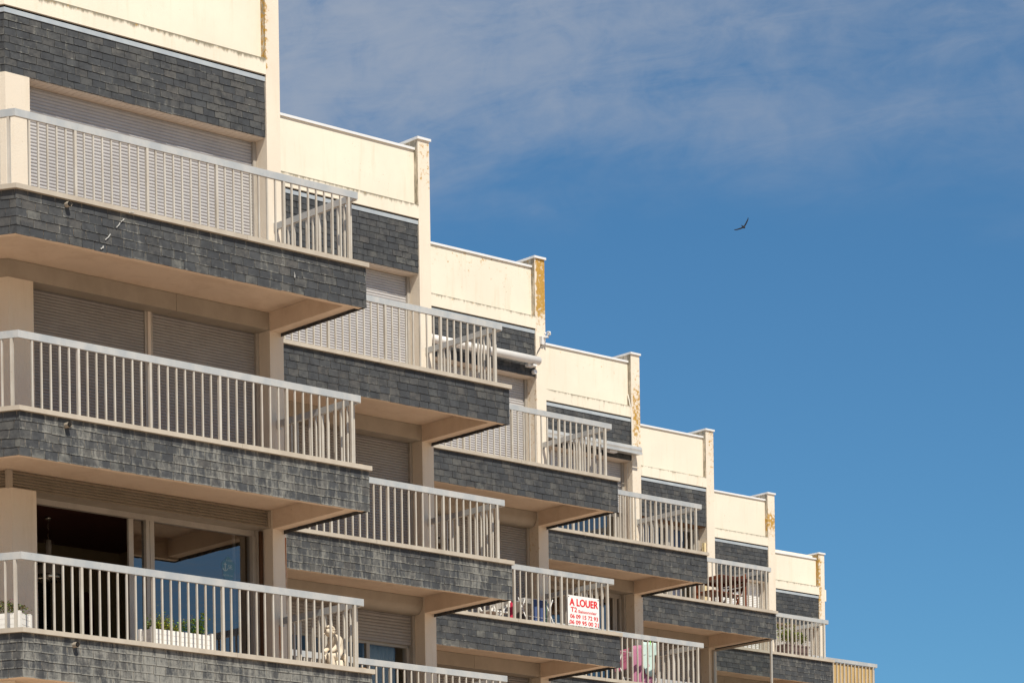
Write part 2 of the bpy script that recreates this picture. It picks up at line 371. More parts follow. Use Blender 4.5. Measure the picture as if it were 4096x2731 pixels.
# ---------------------------------------------------------------- slates
def slate_run(mb, A, Bp, nrm, z1, z0, rows, tw, lime, skip_white=()):
    """courses of slates on the vertical face from A to Bp (plan), outward normal nrm"""
    A = Vector(A); Bp = Vector(Bp); e = Bp-A; ln = e.length; e.normalize(); rh = (z1-z0)/rows
    for r in range(rows):
        zt = z1-r*rh; zb = zt-rh
        s = -random.uniform(0.0, 0.03)-(tw/2 if r % 2 else 0)
        while s < ln:
            w = tw*random.uniform(0.94, 1.06); a = max(s, 0); c = min(s+w, ln); s += w
            if c-a < 0.015: continue
            g = 0.0035; a += g; c -= g
            zb0 = zb+random.uniform(-0.004, 0.004); zb1 = zb0+random.uniform(-0.004, 0.004)
            ob = 0.009+random.uniform(0, 0.006); ot = 0.004
            def P(t, o, z): q = A+e*t+nrm*o; return (q.x, q.y, z)
            rnd = random.random()**1.3*0.95 if random.random() > 0.025 else 1.0
            lm = lime+random.uniform(-0.12, 0.12)
            k = len(mb.v)
            mb.v += [P(a, ob, zb0), P(c, ob, zb1), P(c, ot, zt+0.004), P(a, ot, zt+0.004), P(a, 0.0, zb0), P(c, 0.0, zb1), P(c, 0, zt), P(a, 0, zt)]
            for q, uv in (((0, 1, 2, 3), [(0, 0), (1, 0), (1, 1), (0, 1)]), ((4, 5, 1, 0), [(.5, .5)]*4), ((0, 3, 7, 4), [(.5, .5)]*4), ((1, 5, 6, 2), [(.5, .5)]*4)):
                mb.f.append(tuple(k+i for i in q)); mb.mi.append(0); mb.uv.append(uv); i = len(mb.f)-1
                mb.fa.setdefault('rnd', {})[i] = rnd; mb.fa.setdefault('lime', {})[i] = lm
    return mb
NF = Vector((0, -1)); NW = Vector((-math.sqrt(3)/2, -0.5)); NR = Vector((1, 0))

# ---------------------------------------------------------------- shared element builders
FX = -0.235       # inner face of the party wall fins
def lichen_fin(b):
    def rag(x, c, w): return max(0, 1-abs(x-c)/w)
    def f0(x, y, z): return (0.62 if 3.05 < z < 4.4 else 0.40 if z > 2.6 else 0.10)*rag(x, FX, 0.15)+0.05
    def f1(x, y, z): return 0.46*max(0, min(1, (z-2.9)/0.7))*(1 if x > -0.2 else 0.7)
    def f2(x, y, z): return (0.80*max(0, min(1, (z-2.6)/0.8))+0.06) if x > FX+0.01 else 0.44
    def f3(x, y, z): return 0.36+0.42*max(0, 1-abs(z-3.0)/1.0) if x > -0.18 else 0.34
    def f4(x, y, z): return 0.30+0.22*max(0, min(1, (z-2.4)/1.2)) if x > -0.12 else 0.36
    def f5(x, y, z): return 0.30+0.52*max(0, 1-abs(z-3.55)/0.5)
    def f6(x, y, z): return (0.36 if x > -0.25 else 0.72) if z > 2.05 else 0.2
    return (f0, f1, f2, f3, f4, f5, f6)[b]
def fin_side_tone(x, y, z): return (0.78 if z > 2.9 else 0.3) if (x < FX+0.002 and y > 1.864) else 0.08  # inner side faces of the fins toned darker, strongest high up

def fin(b):
    x0, x1, top = (FX, 0.0, 4.207) if b < 6 else (-0.315, -0.10, 4.02)
    zs = [GZ[b], -8.2, -5.4, -2.7, 0, 1, 1.6, 2.1, 2.4, 2.6, 2.8, 2.95, 3.1, 3.25, 3.4, 3.55, 3.7, 3.85, 4.0, 4.1, top] if b < 6 else [GZ[b], -5, 0, 2, 2.5, 2.8, 3.0, 3.2, 3.5, 3.8, top]
    mb = MB().boxz(x0, x1, 1.86, 10.5, zs, [x0, x0+.06, x0+.12, x0+.18, x1])
    f = mb.build('party_wall', 'cream_roughcast', bld, BL(b), va={'lichen': lichen_fin(b), 'dirt_tone': fin_side_tone})
    MB().box(x0-0.025, x1+0.02, 1.83, 10.53, top, top+0.038).build('wall_cap', 'cap_metal', f)
    if b == 6:
        MB().box(-0.098, 0.03, 1.93, 3.2, 2.83, 3.13).build('beam_stub', 'cream_render', f)
    # hairline joints
    return f

def top_floor(b):
    xr = FX-0.003 if b < 6 else -0.32
    dn = lambda x, y, z: 0.0
    segs = 9
    # parapet
    mb = MB(); strip(mb, b, 1.955, 2.15, 2.96, 4.05 if b < 6 else 3.88, xr)
    p = mb.build('parapet', 'cream_render', bld, BL(b), va={'dirt_tone': lambda x, y, z: 0.36 if z > 3.5 else 0.30, 'lichen': lambda x, y, z: ((0.42 if b == 2 else 0.34) if z > 3.5 else 0.12) if b in (2, 3) else 0.2 if z > 3.5 else 0.1})
    mb = MB(); strip(mb, b, 1.925, 2.20, (4.05 if b < 6 else 3.88), (4.088 if b < 6 else 3.918), xr)
    mb.build('parapet_cap', 'cap_metal', p)
    mb = MB()
    pa, pb = path(b, 1.85, xr), path(b, 1.953, xr)
    zz = [2.95, 3.02, 3.09, 3.14, 3.17]
    for i in range(len(pa)-1):
        for j in range(4):
            mb.quad([(*pa[i], zz[j]), (*pa[i+1], zz[j]), (*pa[i+1], zz[j+1]), (*pa[i], zz[j+1])])
        mb.quad([(*pb[i], 2.95), (*pb[i+1], 2.95), (*pa[i+1], 2.95), (*pa[i], 2.95)]); mb.quad([(*pa[i], 3.17), (*pa[i+1], 3.17), (*pb[i+1], 3.20), (*pb[i], 3.20)])
        mb.quad([(*pa[-1], 2.95), (*pb[-1], 2.95), (*pb[-1], 3.2), (*pa[-1], 3.17)])
    drt = (0.70, 0.60, 0.5, 0.5, 0.45, 0.5, 0.5)[b]
    mb.build('parapet_band', 'cream_render', p, va={'dirt_tone': lambda x, y, z: (drt+0.42 if z > 3.16 else drt+0.10 if z > 3.13 else 0.45 if z > 3.08 else 0.26+0.2*(b in (3, 4, 5))), 'lichen': lambda x, y, z: (0.38 if z > 3.13 else 0.10)})
    # slate fascia over the top windows
    mb = MB(); pf = path(b, 1.89, xr)
    for i in range(len(pf)-1):
        nrm = NF if i == len(pf)-2 else NW
        e0 = (Vector(pf[i+1])-Vector(pf[i])).normalized()*0.009
        slate_run(mb, Vector(pf[i])-(e0 if i and b == 0 else e0*0), Vector(pf[i+1])+(e0 if b == 0 and i == 0 else e0*0), nrm, 2.865, 2.095, 8, 0.195, -0.10 if b else 0.02)
    fa = mb.build('slate_fascia', 'slate', bld, BL(b))
    mb = MB(); strip(mb, b, 1.892, 2.06, 2.10, 2.95, xr); mb.build('fascia_backing', 'dark_gap', fa)
    mb = MB(); strip(mb, b, 1.872, 1.93, 2.862, 2.922, xr); mb.build('flashing', 'zinc_flashing', fa)
    x0 = -4.06 if b == 0 else left(b)+0.01
    mb = MB(); x = x0
    while x < xr-0.01:
        e = min(x+0.098, xr); mb.box(x+0.003, e-0.003, 1.90, 2.17, 2.086, 2.098); x = e
    mb.build('soffit_lining', 'lambris' if b not in (4,) else 'head_brown', fa)
    # roof deck behind
    xl = CX+1.2 if b == 0 else left(b)+0.005
    MB().box(xl, xr, 2.152, 10.3, 2.96, 3.15).build('roof_deck', 'soffit_paint', bld, BL(b))
    MB().box(xl, xr, 2.064, 2.152, 2.10, 4.0).build('lintel', 'cream_render', bld, BL(b))

LIME = {(0, 0): 0.02, (0, 1): 0.38, (0, 2): 0.60, (1, 0): -0.16, (1, 1): 0.30, (1, 2): 0.3, (2, 0): -0.24, (2, 1): 0.10, (2, 2): 0.2, (3, 0): 0.02, (3, 1): 0.1, (4, 0): 0.06, (4, 1): 0.1, (5, 0): 0.02, (5, 1): 0.1, (6, 0): 0}
def balcony(b, l):
    z = -l*H; lim = LIME[(b, l)]; nm = 'balcony_slab'
    mb = MB(); xl = left(b)
    strip(mb, b, 0.16, 2.10, z-0.30, z-0.10, -0.05)                     # deck
    strip(mb, b, 0.04, 0.16, z-0.585, z-0.058, -0.05)                   # front upstand
    mb.box(FX, -0.05, 0.162, 1.858, z-0.555, z-0.302)                    # console beam under the end
    mb.box(-0.20, -0.05, 0.162, 1.858, z-0.10, z-0.058)                  # end kerb
    if b == 0: mb.box(CX+2.4, FX, 2.10, 6.0, z-0.30, z-0.10)
    else: mb.box(xl+0.004, FX, 2.10, 6.0, z-0.30, z-0.10)
    strip(mb, b, 0.162, 2.09, z-0.0995, z-0.0985, -0.2, mi=1)              # floor tiles
    s = mb.build(nm, ['soffit_paint', 'floor_tile'], bld, BL(b))
    mb = MB(); p = path(b, 0.036, -0.012)
    rows = 5
    for i in range(len(p)-1):
        e0 = (Vector(p[i+1])-Vector(p[i])).normalized()*0.009
        slate_run(mb, Vector(p[i])-(e0 if i and b == 0 else e0*0), Vector(p[i+1])+(e0 if b == 0 and i == 0 else e0*0), NF if i == len(p)-2 else NW, z-0.062, z-0.60, rows, 0.193, lim if i == len(p)-2 else lim-0.25)
    slate_run(mb, (-0.046, 0.03), (-0.046, 1.86), NR, z-0.062, z-0.60, rows, 0.193, lim-0.2)
    c = mb.build('slate_cladding', 'slate', s)
    # coping in two lengths
    mb = MB(); split = (-2.02, -2.6, -2.3, -2.7, -2.2, -1.2, -2.0)[b]-0.13*l
    if b == 0:
        pa, pb = path(b, -0.022, split), path(b, 0.22, split); mb.prism(pa, pb, z-0.057, z)
    else: mb.box(xl+0.004, split-0.002, -0.022, 0.22, z-0.057, z)
    mb.box(split+0.002, 0.0, -0.024, 0.22, z-0.0585, z+0.001); mb.box(-0.21, 0.0, 0.222, 1.857, z-0.057, z)
    mb.build('coping', 'coping_metal', s, va={})
    if b == 0:
        x, zz = ((-4.767, -0.116), (-4.82, -2.841), (-4.749, -5.537))[l]
        mb = MB(); yc = [(-0.05+0.0), 0.06]
        mb.tube([(x, 0.06, zz), (x, -0.055, zz-0.006)], 0.034, 12, cap=False); mb.tube([(x, -0.056, zz-0.006), (x, 0.05, zz)], 0.024, 12, mi=1, cap=True)
        mb.build('overflow_spout', ['coping_metal', 'dark_gap'], s)
    if (b, l) == (0, 0):
        for (xa, za, xb, zb, w) in ((-3.92, -0.13, -3.96, -0.18, 0.012), (-3.98, -0.19, -4.03, -0.265, 0.010), (-4.13, -0.36, -4.20, -0.45, 0.012), (-4.24, -0.53, -4.27, -0.575, 0.020), (-1.24, -0.33, -1.23, -0.40, 0.010), (-3.80, -0.03, -3.86, -0.055, 0.024)):
            y = 0.007 if za < -0.05 else -0.028; mx, mz = (xa+xb)/2+w*0.5, (za+zb)/2; pr_ = [(xa, za), (mx-w*0.3, mz), (xb-w*0.6, zb+0.006), (xb, zb-0.006), (xb+w*0.8, zb+0.01), (mx+w*0.5, mz-0.004), (xa+w*0.5, za-0.006)]
            mb = MB(); n = len(pr_); mb.v = [(x, y, q) for x, q in pr_]+[(x, y+0.012, q) for x, q in pr_]
            mb.f = [tuple(range(n)), tuple(range(2*n-1, n-1, -1))]+[(i, n+i, n+(i+1) % n, (i+1) % n) for i in range(n)]; mb.mi = [0]*len(mb.f); mb.uv = [[(0, 0)]*len(f) for f in mb.f]
            mb.build('bird_dropping', 'dropping_white', s)
    return s

BAL_PROTO = None; NEAR = 0; REST = MB()
def railing(b, l, side=True):
    global BAL_PROTO, NEAR
    z = -l*H; xl = left(b) if b else None
    mb = MB(); xr = -0.114
    if b: mb.box(xl+0.006, xr, 0.056, 0.10, z+0.845, z+0.935)
    else: mb.prism(path(0, 0.056, xr, 4.6), path(0, 0.10, xr, 4.6), z+0.845, z+0.935)
    rl = mb.build('railing', 'rail_metal', bld, BL(b))
    posts, bals = [], []
    x = -0.262; lo = (CX+0.15) if b == 0 else xl+0.05; i = 0
    step = 1.083/8
    while x-i*step > lo:
        (posts if i % 8 == 0 else bals).append((x-i*step, 0)); i += 1
    for px, _ in posts:
        MB().box(px-0.017, px+0.017, 0.058, 0.100, z+0.002, z+0.8445).build('post', 'baluster_metal', rl)
    def bal(mbx, ox=0, oy=0, oz=0): pass
    if BAL_PROTO is None:
        BAL_PROTO = MB().box(-0.010, 0.010, -0.0125, 0.0125, 0.002, 0.8445).build('baluster', 'baluster_metal'); C.objects.unlink(BAL_PROTO)
    ox = BL(b)
    for px, _ in bals:
        if b == 0 and NEAR < 100 and l < 3:
            o = BAL_PROTO.copy(); o.name = 'baluster'; C.objects.link(o); o.parent = rl; o.location = (px, 0.078, z); NEAR += 1
        else: REST.box(ox.x+px-0.010, ox.x+px+0.010, ox.y+0.0655, ox.y+0.0905, ox.z+z+0.002, ox.z+z+0.8445)
    if b == 0:                                                       # balusters along the turned wing
        c = Vector((CX+T30*0.078, 0.078)); k = 0
        while k < 32:
            q = c+wdir*(0.085+0.1354*k); wdt = 0.034 if k % 8 == 0 else 0.02
            tgt = MB(); t2 = Vector((wdir.x, wdir.y, 0))*wdt/2; n2 = Vector((NW.x, NW.y, 0))*(0.02 if k % 8 == 0 else 0.0125)
            base = Vector((q.x, q.y, z+0.002)); pts = [base-t2+n2, base-t2-n2, base+t2-n2, base+t2+n2]
            if k % 8 == 0: MB().hexa(pts, [p+Vector((0, 0, 0.8425)) for p in pts]).build('post', 'baluster_metal', rl)
            else: REST.hexa([p+ox for p in pts], [p+ox+Vector((0, 0, 0.8425)) for p in pts])
            k += 1
    if side:
        sr = MB().box(-0.132, -0.084, 0.102, 1.856, z+0.846, z+0.934).box(-0.14, -0.076, 1.835, 1.858, z+0.82, z+0.94).build('side_rail', 'rail_metal', rl)
        y = 0.102+0.12; k = 0
        while y < 1.80:
            if k % 7 == 5: MB().box(-0.128, -0.088, y-0.018, y+0.018, z+0.002, z+0.8455).build('post', 'baluster_metal', rl)
            else: REST.box(ox.x-0.119, ox.x-0.097, ox.y+y-0.0125, ox.y+y+0.0125, ox.z+z+0.002, ox.z+z+0.8455)
            y += 0.1354; k += 1
    MB().box(-0.19, -0.125, 0.02, 0.10, z+0.002, z+0.016).build('rust_plate', 'rust_pale', rl)
    return rl

def slat_curtain(x0, x1, y, z0, z1, pitch=0.044, depth=0.015):
    mb = MB(); z = z0; prof = []
    while z < z1-1e-4:
        e = min(z+pitch, z1)
        for t, o in ((0.0, 0.0), (0.10, -0.55), (0.35, -1.0), (0.65, -1.0), (0.90, -0.55)): prof.append((y+o*depth, z+(e-z)*t))
        z = e
    prof.append((y, z1))
    for (ya, za), (yb, zb) in zip(prof, prof[1:]): mb.quad([(x0, ya, za), (x1, ya, za), (x1, yb, zb), (x0, yb, zb)])
    return mb

def shutter(b, x0, x1, z0, z1, pitch=0.044, mat=None, y=2.155):
    mat = mat or ('shutter_slat' if z1 > 0 else 'shutter_slat_shaded')
    s = slat_curtain(x0, x1, y, z0, z1, pitch).build('roller_shutter', mat, bld, BL(b))
    MB().box(x0+0.002, x1-0.002, y-0.014, y+0.006, z0-0.045, z0-0.001).build('bottom_bar', mat, s)
    return s

def window(b, x0, x1, z0, z1, mulls, y=2.22, panes=True, gl='glass', openleft=None):
    """fixed aluminium frame with uprights; mulls = [(xa, xb)]"""
    f = MB()
    f.box(x0, x1, y-0.03, y+0.05, z1-0.075, z1); f.box(x0, x1, y-0.05, y+0.05, z0, z0+0.06)
    f.box(x1-0.06, x1, y-0.051, y+0.051, z0+0.06, z1-0.075); f.box(x0, x0+0.06, y-0.051, y+0.051, z0+0.06, z1-0.075)
    for a, c in mulls: f.box(a, a+(c-a)*0.42, y-0.03, y+0.03, z0+0.06, z1-0.075); f.box(a+(c-a)*0.48, c, y-0.03, y+0.03, z0+0.06, z1-0.075); f.box(a+(c-a)*0.42, a+(c-a)*0.48, y-0.02, y+0.03, z0+0.06, z1-0.075)
    fo = f.build('window', 'frame_alu', bld, BL(b))
    if panes:
        xs = [x0+0.06]+[v for m_ in mulls for v in m_]+[x1-0.06]
        for i in range(0, len(xs), 2):
            if openleft is not None and i//2 in openleft: continue
            MB().quad([(xs[i], y, z0+0.06), (xs[i+1], y, z0+0.06), (xs[i+1], y, z1-0.075), (xs[i], y, z1-0.075)]).build('pane', gl, fo)
    return fo

def cloth(pts_top, drop_fn, mat, name, parent=None, folds=4, amp=0.02, nz=10, nx=16, loc=(0, 0, 0), yfn=None):
    """hanging cloth: pts_top = (x0,y0,z0),(x1,y1,z1); drop_fn(u) = length at u"""
    a, c = Vector(pts_top[0]), Vector(pts_top[1]); mb = MB(); k = {}
    e = (c-a); nr = Vector((-e.y, e.x, 0)).normalized()
    for i in range(nx+1):
        u = i/nx
        for j in range(nz+1):
            v = j/nz; p = a.lerp(c, u)-Vector((0, 0, drop_fn(u)*v))
            p += nr*(amp*v*math.sin(u*folds*2*math.pi+v*1.3)+amp*0.4*math.sin(u*folds*5.1+v*3))
            k[i, j] = len(mb.v); mb.v.append(tuple(p))
    for i in range(nx):
        for j in range(nz): mb.f.append((k[i, j], k[i, j+1], k[i+1, j+1], k[i+1, j])); mb.mi.append(0); mb.uv.append([(0, 0)]*4)
    o = mb.build(name, mat, parent, loc, smooth=True)
    md = o.modifiers.new('thickness', 'SOLIDIFY'); md.thickness = 0.006
    return o

def storey(b, l):
    """wall, roller-shutter box, shutters and windows between balcony l and the ceiling above it"""
    z = -l*H; fl = z-0.098; ceil = 2.086 if l == 0 else z+H-0.302
    key = (b, l); xr = FX-0.002
    # pier left of the opening
    mb = MB(); ox = -4.06
    if b == 0: strip(mb, 0, 1.86, 2.30, fl, ceil-0.238 if l else ceil, ox)
    else: mb.box(left(b)+0.006, ox, 1.86, 2.30, fl, ceil)
    if l == 0 and b == 0:
        mb = MB(); strip(mb, 0, 1.875, 2.055, fl, 2.094, ox)
        mb.box(-4.45, ox, 2.056, 2.30, fl, 2.085)
    mb.build('pier', 'cream_roughcast', bld, BL(b), va={'dirt_tone': lambda x, y, z: 0.08, 'lichen': lambda x, y, z: 0.0})
    head = ceil
    if l > 0:
        kind = {(0, 1): 'plain', (0, 2): 'ribbed', (1, 1): 'plain', (1, 2): 'round', (2, 1): 'round'}.get(key, 'plain')
        bz = ceil-0.235; x0 = CX+T30*1.87 if b == 0 else left(b)+0.008
        mb = MB(); y0 = 1.868
        if kind == 'plain':
            xm = -1.79
            if b == 0: mb.prism(path(0, y0, xm-0.002), path(0, 2.28, xm-0.002), bz, ceil-0.004)
            else: mb.box(x0, xm-0.002, y0, 2.28, bz, ceil-0.004)
            mb.box(xm+0.002, xr, y0-0.002, 2.28, bz-0.001, ceil-0.004)
        elif kind == 'ribbed':
            n = 6; hh = (ceil-0.004-bz)/n
            for i in range(n):
                za = bz+i*hh
                for (p0, p1) in (((path(0, 1.915, xr)), path(0, 2.28, xr)),):
                    for q in range(2):
                        a0, a1 = p0[q], p0[q+1]; b0, b1 = p1[q], p1[q+1]
                        nn = NF if q else NW
                        t0 = (a0[0]-nn.x*0.012, a0[1]-nn.y*0.012); t1 = (a1[0]-nn.x*0.012, a1[1]-nn.y*0.012); a0 = (a0[0]+nn.x*0.022, a0[1]+nn.y*0.022); a1 = (a1[0]+nn.x*0.022, a1[1]+nn.y*0.022)
                        mb.hexa([(*a0, za), (*a1, za), (*b1, za), (*b0, za)], [(*t0, za+hh*0.93), (*t1, za+hh*0.93), (*b1, za+hh*0.93), (*b0, za+hh*0.93)])
            mb.box(-4.47, -4.40, 1.885, 1.95, bz-0.01, ceil-0.003); mb.box(xr-0.045, xr, 1.893, 1.95, bz-0.004, ceil-0.003)
        else:
            prof = [(2.28, ceil-0.004), (1.90, ceil-0.004)]
            for i in range(9):
                a = math.pi/2*i/8; prof.append((1.905+0.13*(1-math.cos(a)), ceil-0.10-0.165*math.sin(a)))
            prof.append((2.28, ceil-0.265))
            k = len(mb.v)
            for xx in (x0, xr-0.01):
                for (y, zz) in prof: mb.v.append((xx, y, zz))
            n = len(prof)
            for i in range(n): mb.f.append((k+i, k+(i+1) % n, k+n+(i+1) % n, k+n+i)); mb.mi.append(0); mb.uv.append([(0, 0)]*4)
            for base in (k, k+n): mb.f.append(tuple(base+i for i in range(n))); mb.mi.append(0); mb.uv.append([(0, 0)]*n)
        mb.build('shutter_box', 'box_metal', bld, BL(b)); head = bz if kind != 'round' else ceil-0.265
    # guide rails at the right of the opening
    g = MB(); g.box(xr-0.052, xr, 2.10, 2.30, fl, head); g.build('guide_rail', 'frame_alu', bld, BL(b))
    gx = xr-0.054; o0 = ox+0.002
    def back(): MB().box(o0, gx, 2.24, 2.29, fl, head).build('blank_panel', 'dark_gap', bld, BL(b))
    if key == (0, 0): shutter(b, o0, gx, fl+0.05, head-0.004); back()
    elif key == (0, 1):
        MB().box(-2.127, -2.088, 2.125, 2.23, fl, head-0.002).box(-2.086, -2.040, 2.11, 2.23, fl, head-0.002, mi=1).box(-2.038, -2.0, 2.125, 2.23, fl, head-0.002).build('mullion', ['frame_alu', 'lambris'], bld, BL(b))
        shutter(b, o0, -2.129, fl+0.05, head-0.003, 0.040); shutter(b, -1.998, gx, fl+0.05, head-0.003, 0.040); back()
    elif key == (0, 2):
        w = window(b, o0, gx, fl, head-0.003, [(-2.11, -1.978)], panes=False)
        MB().box(-2.369, -2.293, 2.225, 2.265, fl+0.062, head-0.08).build('sash_stile', 'frame_alu', w)
        MB().quad([(-2.29, 2.245, fl+.06), (-2.112, 2.245, fl+.06), (-2.112, 2.245, head-.08), (-2.29, 2.245, head-.08)]).build('pane', 'glass', w)
        MB().quad([(-1.976, 2.235, fl+.06), (gx-.06, 2.235, fl+.06), (gx-.06, 2.235, head-.08), (-1.976, 2.235, head-.08)]).build('pane', 'glass', w)
        MB().box(-0.62, -0.585, 2.25, 2.28, fl+.062, head-.08).build('sash_stile', 'frame_alu', w)
    elif key == (1, 2):
        shutter(b, o0, gx, -3.69, head-0.003, 0.05)
        window(b, o0, gx, fl, -3.70, [(-2.3, -2.22), (-1.148, -1.084)], y=2.23, gl='glass_clear')
        cloth([(-1.10, 2.36, -3.70), (-0.45, 2.36, -3.70)], lambda u: 1.7, 'curtain_blue', 'curtain', bld, 9, 0.022, 6, 60, BL(b))
    elif key == (2, 1):
        MB().box(-2.06, -1.98, 2.11, 2.23, fl, head-0.002).build('mullion', 'frame_alu', bld, BL(b))
        shutter(b, -1.978, gx, fl+0.05, head-0.003, 0.042); shutter(b, o0, -2.062, -0.93+0.0, head-0.003, 0.042) if False else shutter(b, o0, -2.062, z+1.78, head-0.003, 0.042)
        window(b, o0, -2.062, fl, z+1.73, [(-3.0, -2.94)], y=2.25)
    elif key == (3, 0):
        MB().box(-2.20, -2.12, 2.11, 2.23, fl, head-0.002).build('mullion', 'white_enamel', bld, BL(b))
        shutter(b, -2.118, gx, 1.14, head-0.003, 0.042); window(b, -2.118, gx, fl, 1.09, [], y=2.24); window(b, o0, -2.202, fl, head-0.003, [(-3.1, -3.03)], y=2.24)
    elif key == (3, 1):
        window(b, o0, gx, fl, head-0.003, [(-3.2, -3.1), (-1.9, -1.8), (-0.508, -0.40)], y=2.22)
    elif key == (4, 0):
        window(b, o0, gx, fl, head-0.003, [(-2.4, -2.3), (-1.196, -1.05)], y=2.22, gl='glass_clear')
        cloth([(-1.05, 2.36, head), (-0.55, 2.36, head)], lambda u: 2.2, 'curtain_mauve', 'curtain', bld, 7, 0.02, 6, 50, BL(b))
        cloth([(-2.25, 2.36, head), (-1.25, 2.36, head)], lambda u: 2.2, 'curtain_mauve', 'curtain', bld, 11, 0.02, 6, 70, BL(b))
    else:
        shutter(b, o0, gx, fl+0.05, head-0.004, 0.042, 'shutter_slat_white' if key == (5, 0) else None); back()
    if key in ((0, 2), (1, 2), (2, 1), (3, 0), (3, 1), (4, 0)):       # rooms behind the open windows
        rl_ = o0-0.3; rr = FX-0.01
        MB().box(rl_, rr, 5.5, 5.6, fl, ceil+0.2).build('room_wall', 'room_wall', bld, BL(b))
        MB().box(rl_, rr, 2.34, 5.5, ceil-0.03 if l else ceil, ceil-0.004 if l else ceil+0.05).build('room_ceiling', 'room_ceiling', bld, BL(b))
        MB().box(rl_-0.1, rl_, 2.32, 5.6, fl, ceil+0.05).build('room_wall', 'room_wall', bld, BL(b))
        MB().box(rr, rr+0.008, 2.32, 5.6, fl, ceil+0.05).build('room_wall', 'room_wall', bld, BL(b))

# ---------------------------------------------------------------- ground
mb = MB(); mb.quad([(-2500, -2500, 0), (2500, -2500, 0), (2500, 2500, 0), (-2500, 2500, 0)])
tag(mb.build('ground', 'ground'), 'sandy paved esplanade in front of the building', 'ground', kind='structure')

# ---------------------------------------------------------------- the building
SLABS = [(b, 0) for b in range(7)]+[(b, 1) for b in range(6)]+[(0, 2), (1, 2), (2, 2)]
for b in range(7):
    fin(b); top_floor(b)
    # plain lower walls and the closed back of each bay
    lowest = max([l for (bb, l) in SLABS if bb == b]); xl = CX+1.15 if b == 0 else left(b)+0.006
    mb = MB(); mb.box(xl, FX-0.002, 2.05, 2.25, GZ[b], -lowest*H-0.302); mb.box(xl, FX-0.002, 6.02, 6.2, GZ[b], 2.955)
    mb.build('rear_wall', 'cream_render', bld, BL(b))
mb = MB(); mb.prism(path(0, 1.9, -4.4), path(0, 2.05, -4.4), GZ[0], -5.702); mb.build('rear_wall', 'cream_render', bld, BL(0))
for b, l in SLABS:
    balcony(b, l); storey(b, l); railing(b, l)
o = REST.build('baluster', 'baluster_metal', bld, (0, 0, 0)); o['kind'] = 'stuff'
#DETAILS
# ---------------------------------------------------------------- fixtures that belong to the building
fins = [o for o in bld.children if o.name.startswith('party_wall')]
# rust run-mark under the side rail bracket of the lowest left balcony
MB().quad([(-0.165, 1.8575, -5.38), (-0.085, 1.8575, -5.38), (-0.085, 1.8575, -4.56), (-0.165, 1.8575, -4.56)], uv=[(0, 0), (1, 0), (1, 1), (0, 1)]).build('rust_stain', 'rust_run', bld, BL(0), recalc=False)
MB().quad([(-0.03, 1.8572, -4.4), (-0.002, 1.8572, -4.4), (-0.002, 1.8572, -3.35), (-0.03, 1.8572, -3.35)], uv=[(0, 0), (1, 0), (1, 1), (0, 1)]).build('rust_stain', 'rust_run', bld, BL(0), recalc=False)
# brown service pipe beside the big window
MB().tube([(-0.275, 2.08, -5.5), (-0.275, 2.08, -3.26)], 0.03, 10).build('rusty_pipe', 'rust', bld, BL(0), smooth=True)
# white cable down the inside of one fin
MB().tube([(-0.262, 1.93, 3.42), (-0.262, 1.87, 3.2), (-0.262, 1.842, 3.13), (-0.255, 1.842, 2.95), (-0.25, 1.845, 2.1), (-0.25, 1.99, 2.04), (-0.248, 2.0, 0.2)], 0.009, 6).build('cable', 'cable_white', bld, BL(3), smooth=True)
# glazed side screen of the enclosed lower balcony, bay 5
scr = MB().box(-0.150, -0.108, 0.06, 0.10, -2.698, -0.60).box(-0.150, -0.108, 1.80, 1.855, -2.698, -0.60).box(-0.149, -0.109, 0.10, 1.80, -0.64, -0.601).build('glass_screen', 'frame_alu', bld, BL(4))
MB().quad([(-0.129, 0.1, -2.69), (-0.129, 1.8, -2.69), (-0.129, 1.8, -0.64), (-0.129, 0.1, -0.64)]).build('pane', 'glass_clear', scr)

# ---------------------------------------------------------------- leaves
def leaf(mb, p, d, ln, wd, mi, bend=0.25):
    d = Vector(d).normalized(); s = d.cross(Vector((random.uniform(-.4, .4), random.uniform(-.4, .4), 1))).normalized()*wd/2; dn = Vector((0, 0, -1))*ln*bend
    a = Vector(p); m1 = a+d*ln*0.5+dn*0.15; e = a+d*ln+dn
    mb.quad([a, m1+s, e, m1-s], mi)
def rdir(up=0.3):
    a = random.uniform(0, 2*math.pi); return Vector((math.cos(a), math.sin(a), random.uniform(-0.3, 1)+up))

# ---------------------------------------------------------------- white planters on the lowest left balcony
def plank_box(x0, x1, y0, y1, z0, z1, rows, post=0.05):
    mb = MB(); h = (z1-0.02-z0)/rows
    for i in range(rows):
        za, zb = z0+i*h+0.003, z0+(i+1)*h-0.003
        mb.box(x0+post*0.6, x1-post*0.6, y0+0.008, y0+0.024, za, zb); mb.box(x0+post*0.6, x1-post*0.6, y1-0.024, y1-0.008, za, zb)
        mb.box(x0+0.008, x0+0.024, y0+post*0.6, y1-post*0.6, za, zb); mb.box(x1-0.024, x1-0.008, y0+post*0.6, y1-post*0.6, za, zb)
    mb.box(x0+0.015, x1-0.015, y0+0.012, y1-0.012, z0+0.002, z1-0.051)
    for px in (x0, x1-post):
        for py in (y0, y1-post): mb.box(px, px+post, py, py+post, z0-0.01, z1)
    mb.box(x0+0.026, x1-0.026, y0+0.026, y1-0.026, z1-0.0505, z1-0.045, mi=1)
    return mb
p = thing('flower_planter', at(0, -3.44, 0.22, -5.50), 'white plank planter with leafy green herbs standing before the wide window', 'planter', 'white planters on the lowest left balcony')
plank_box(0, 0.967, 0, 0.30, 0.0, 0.355, 5).build('box', ['white_plastic', 'soil'], p)
mb = MB()
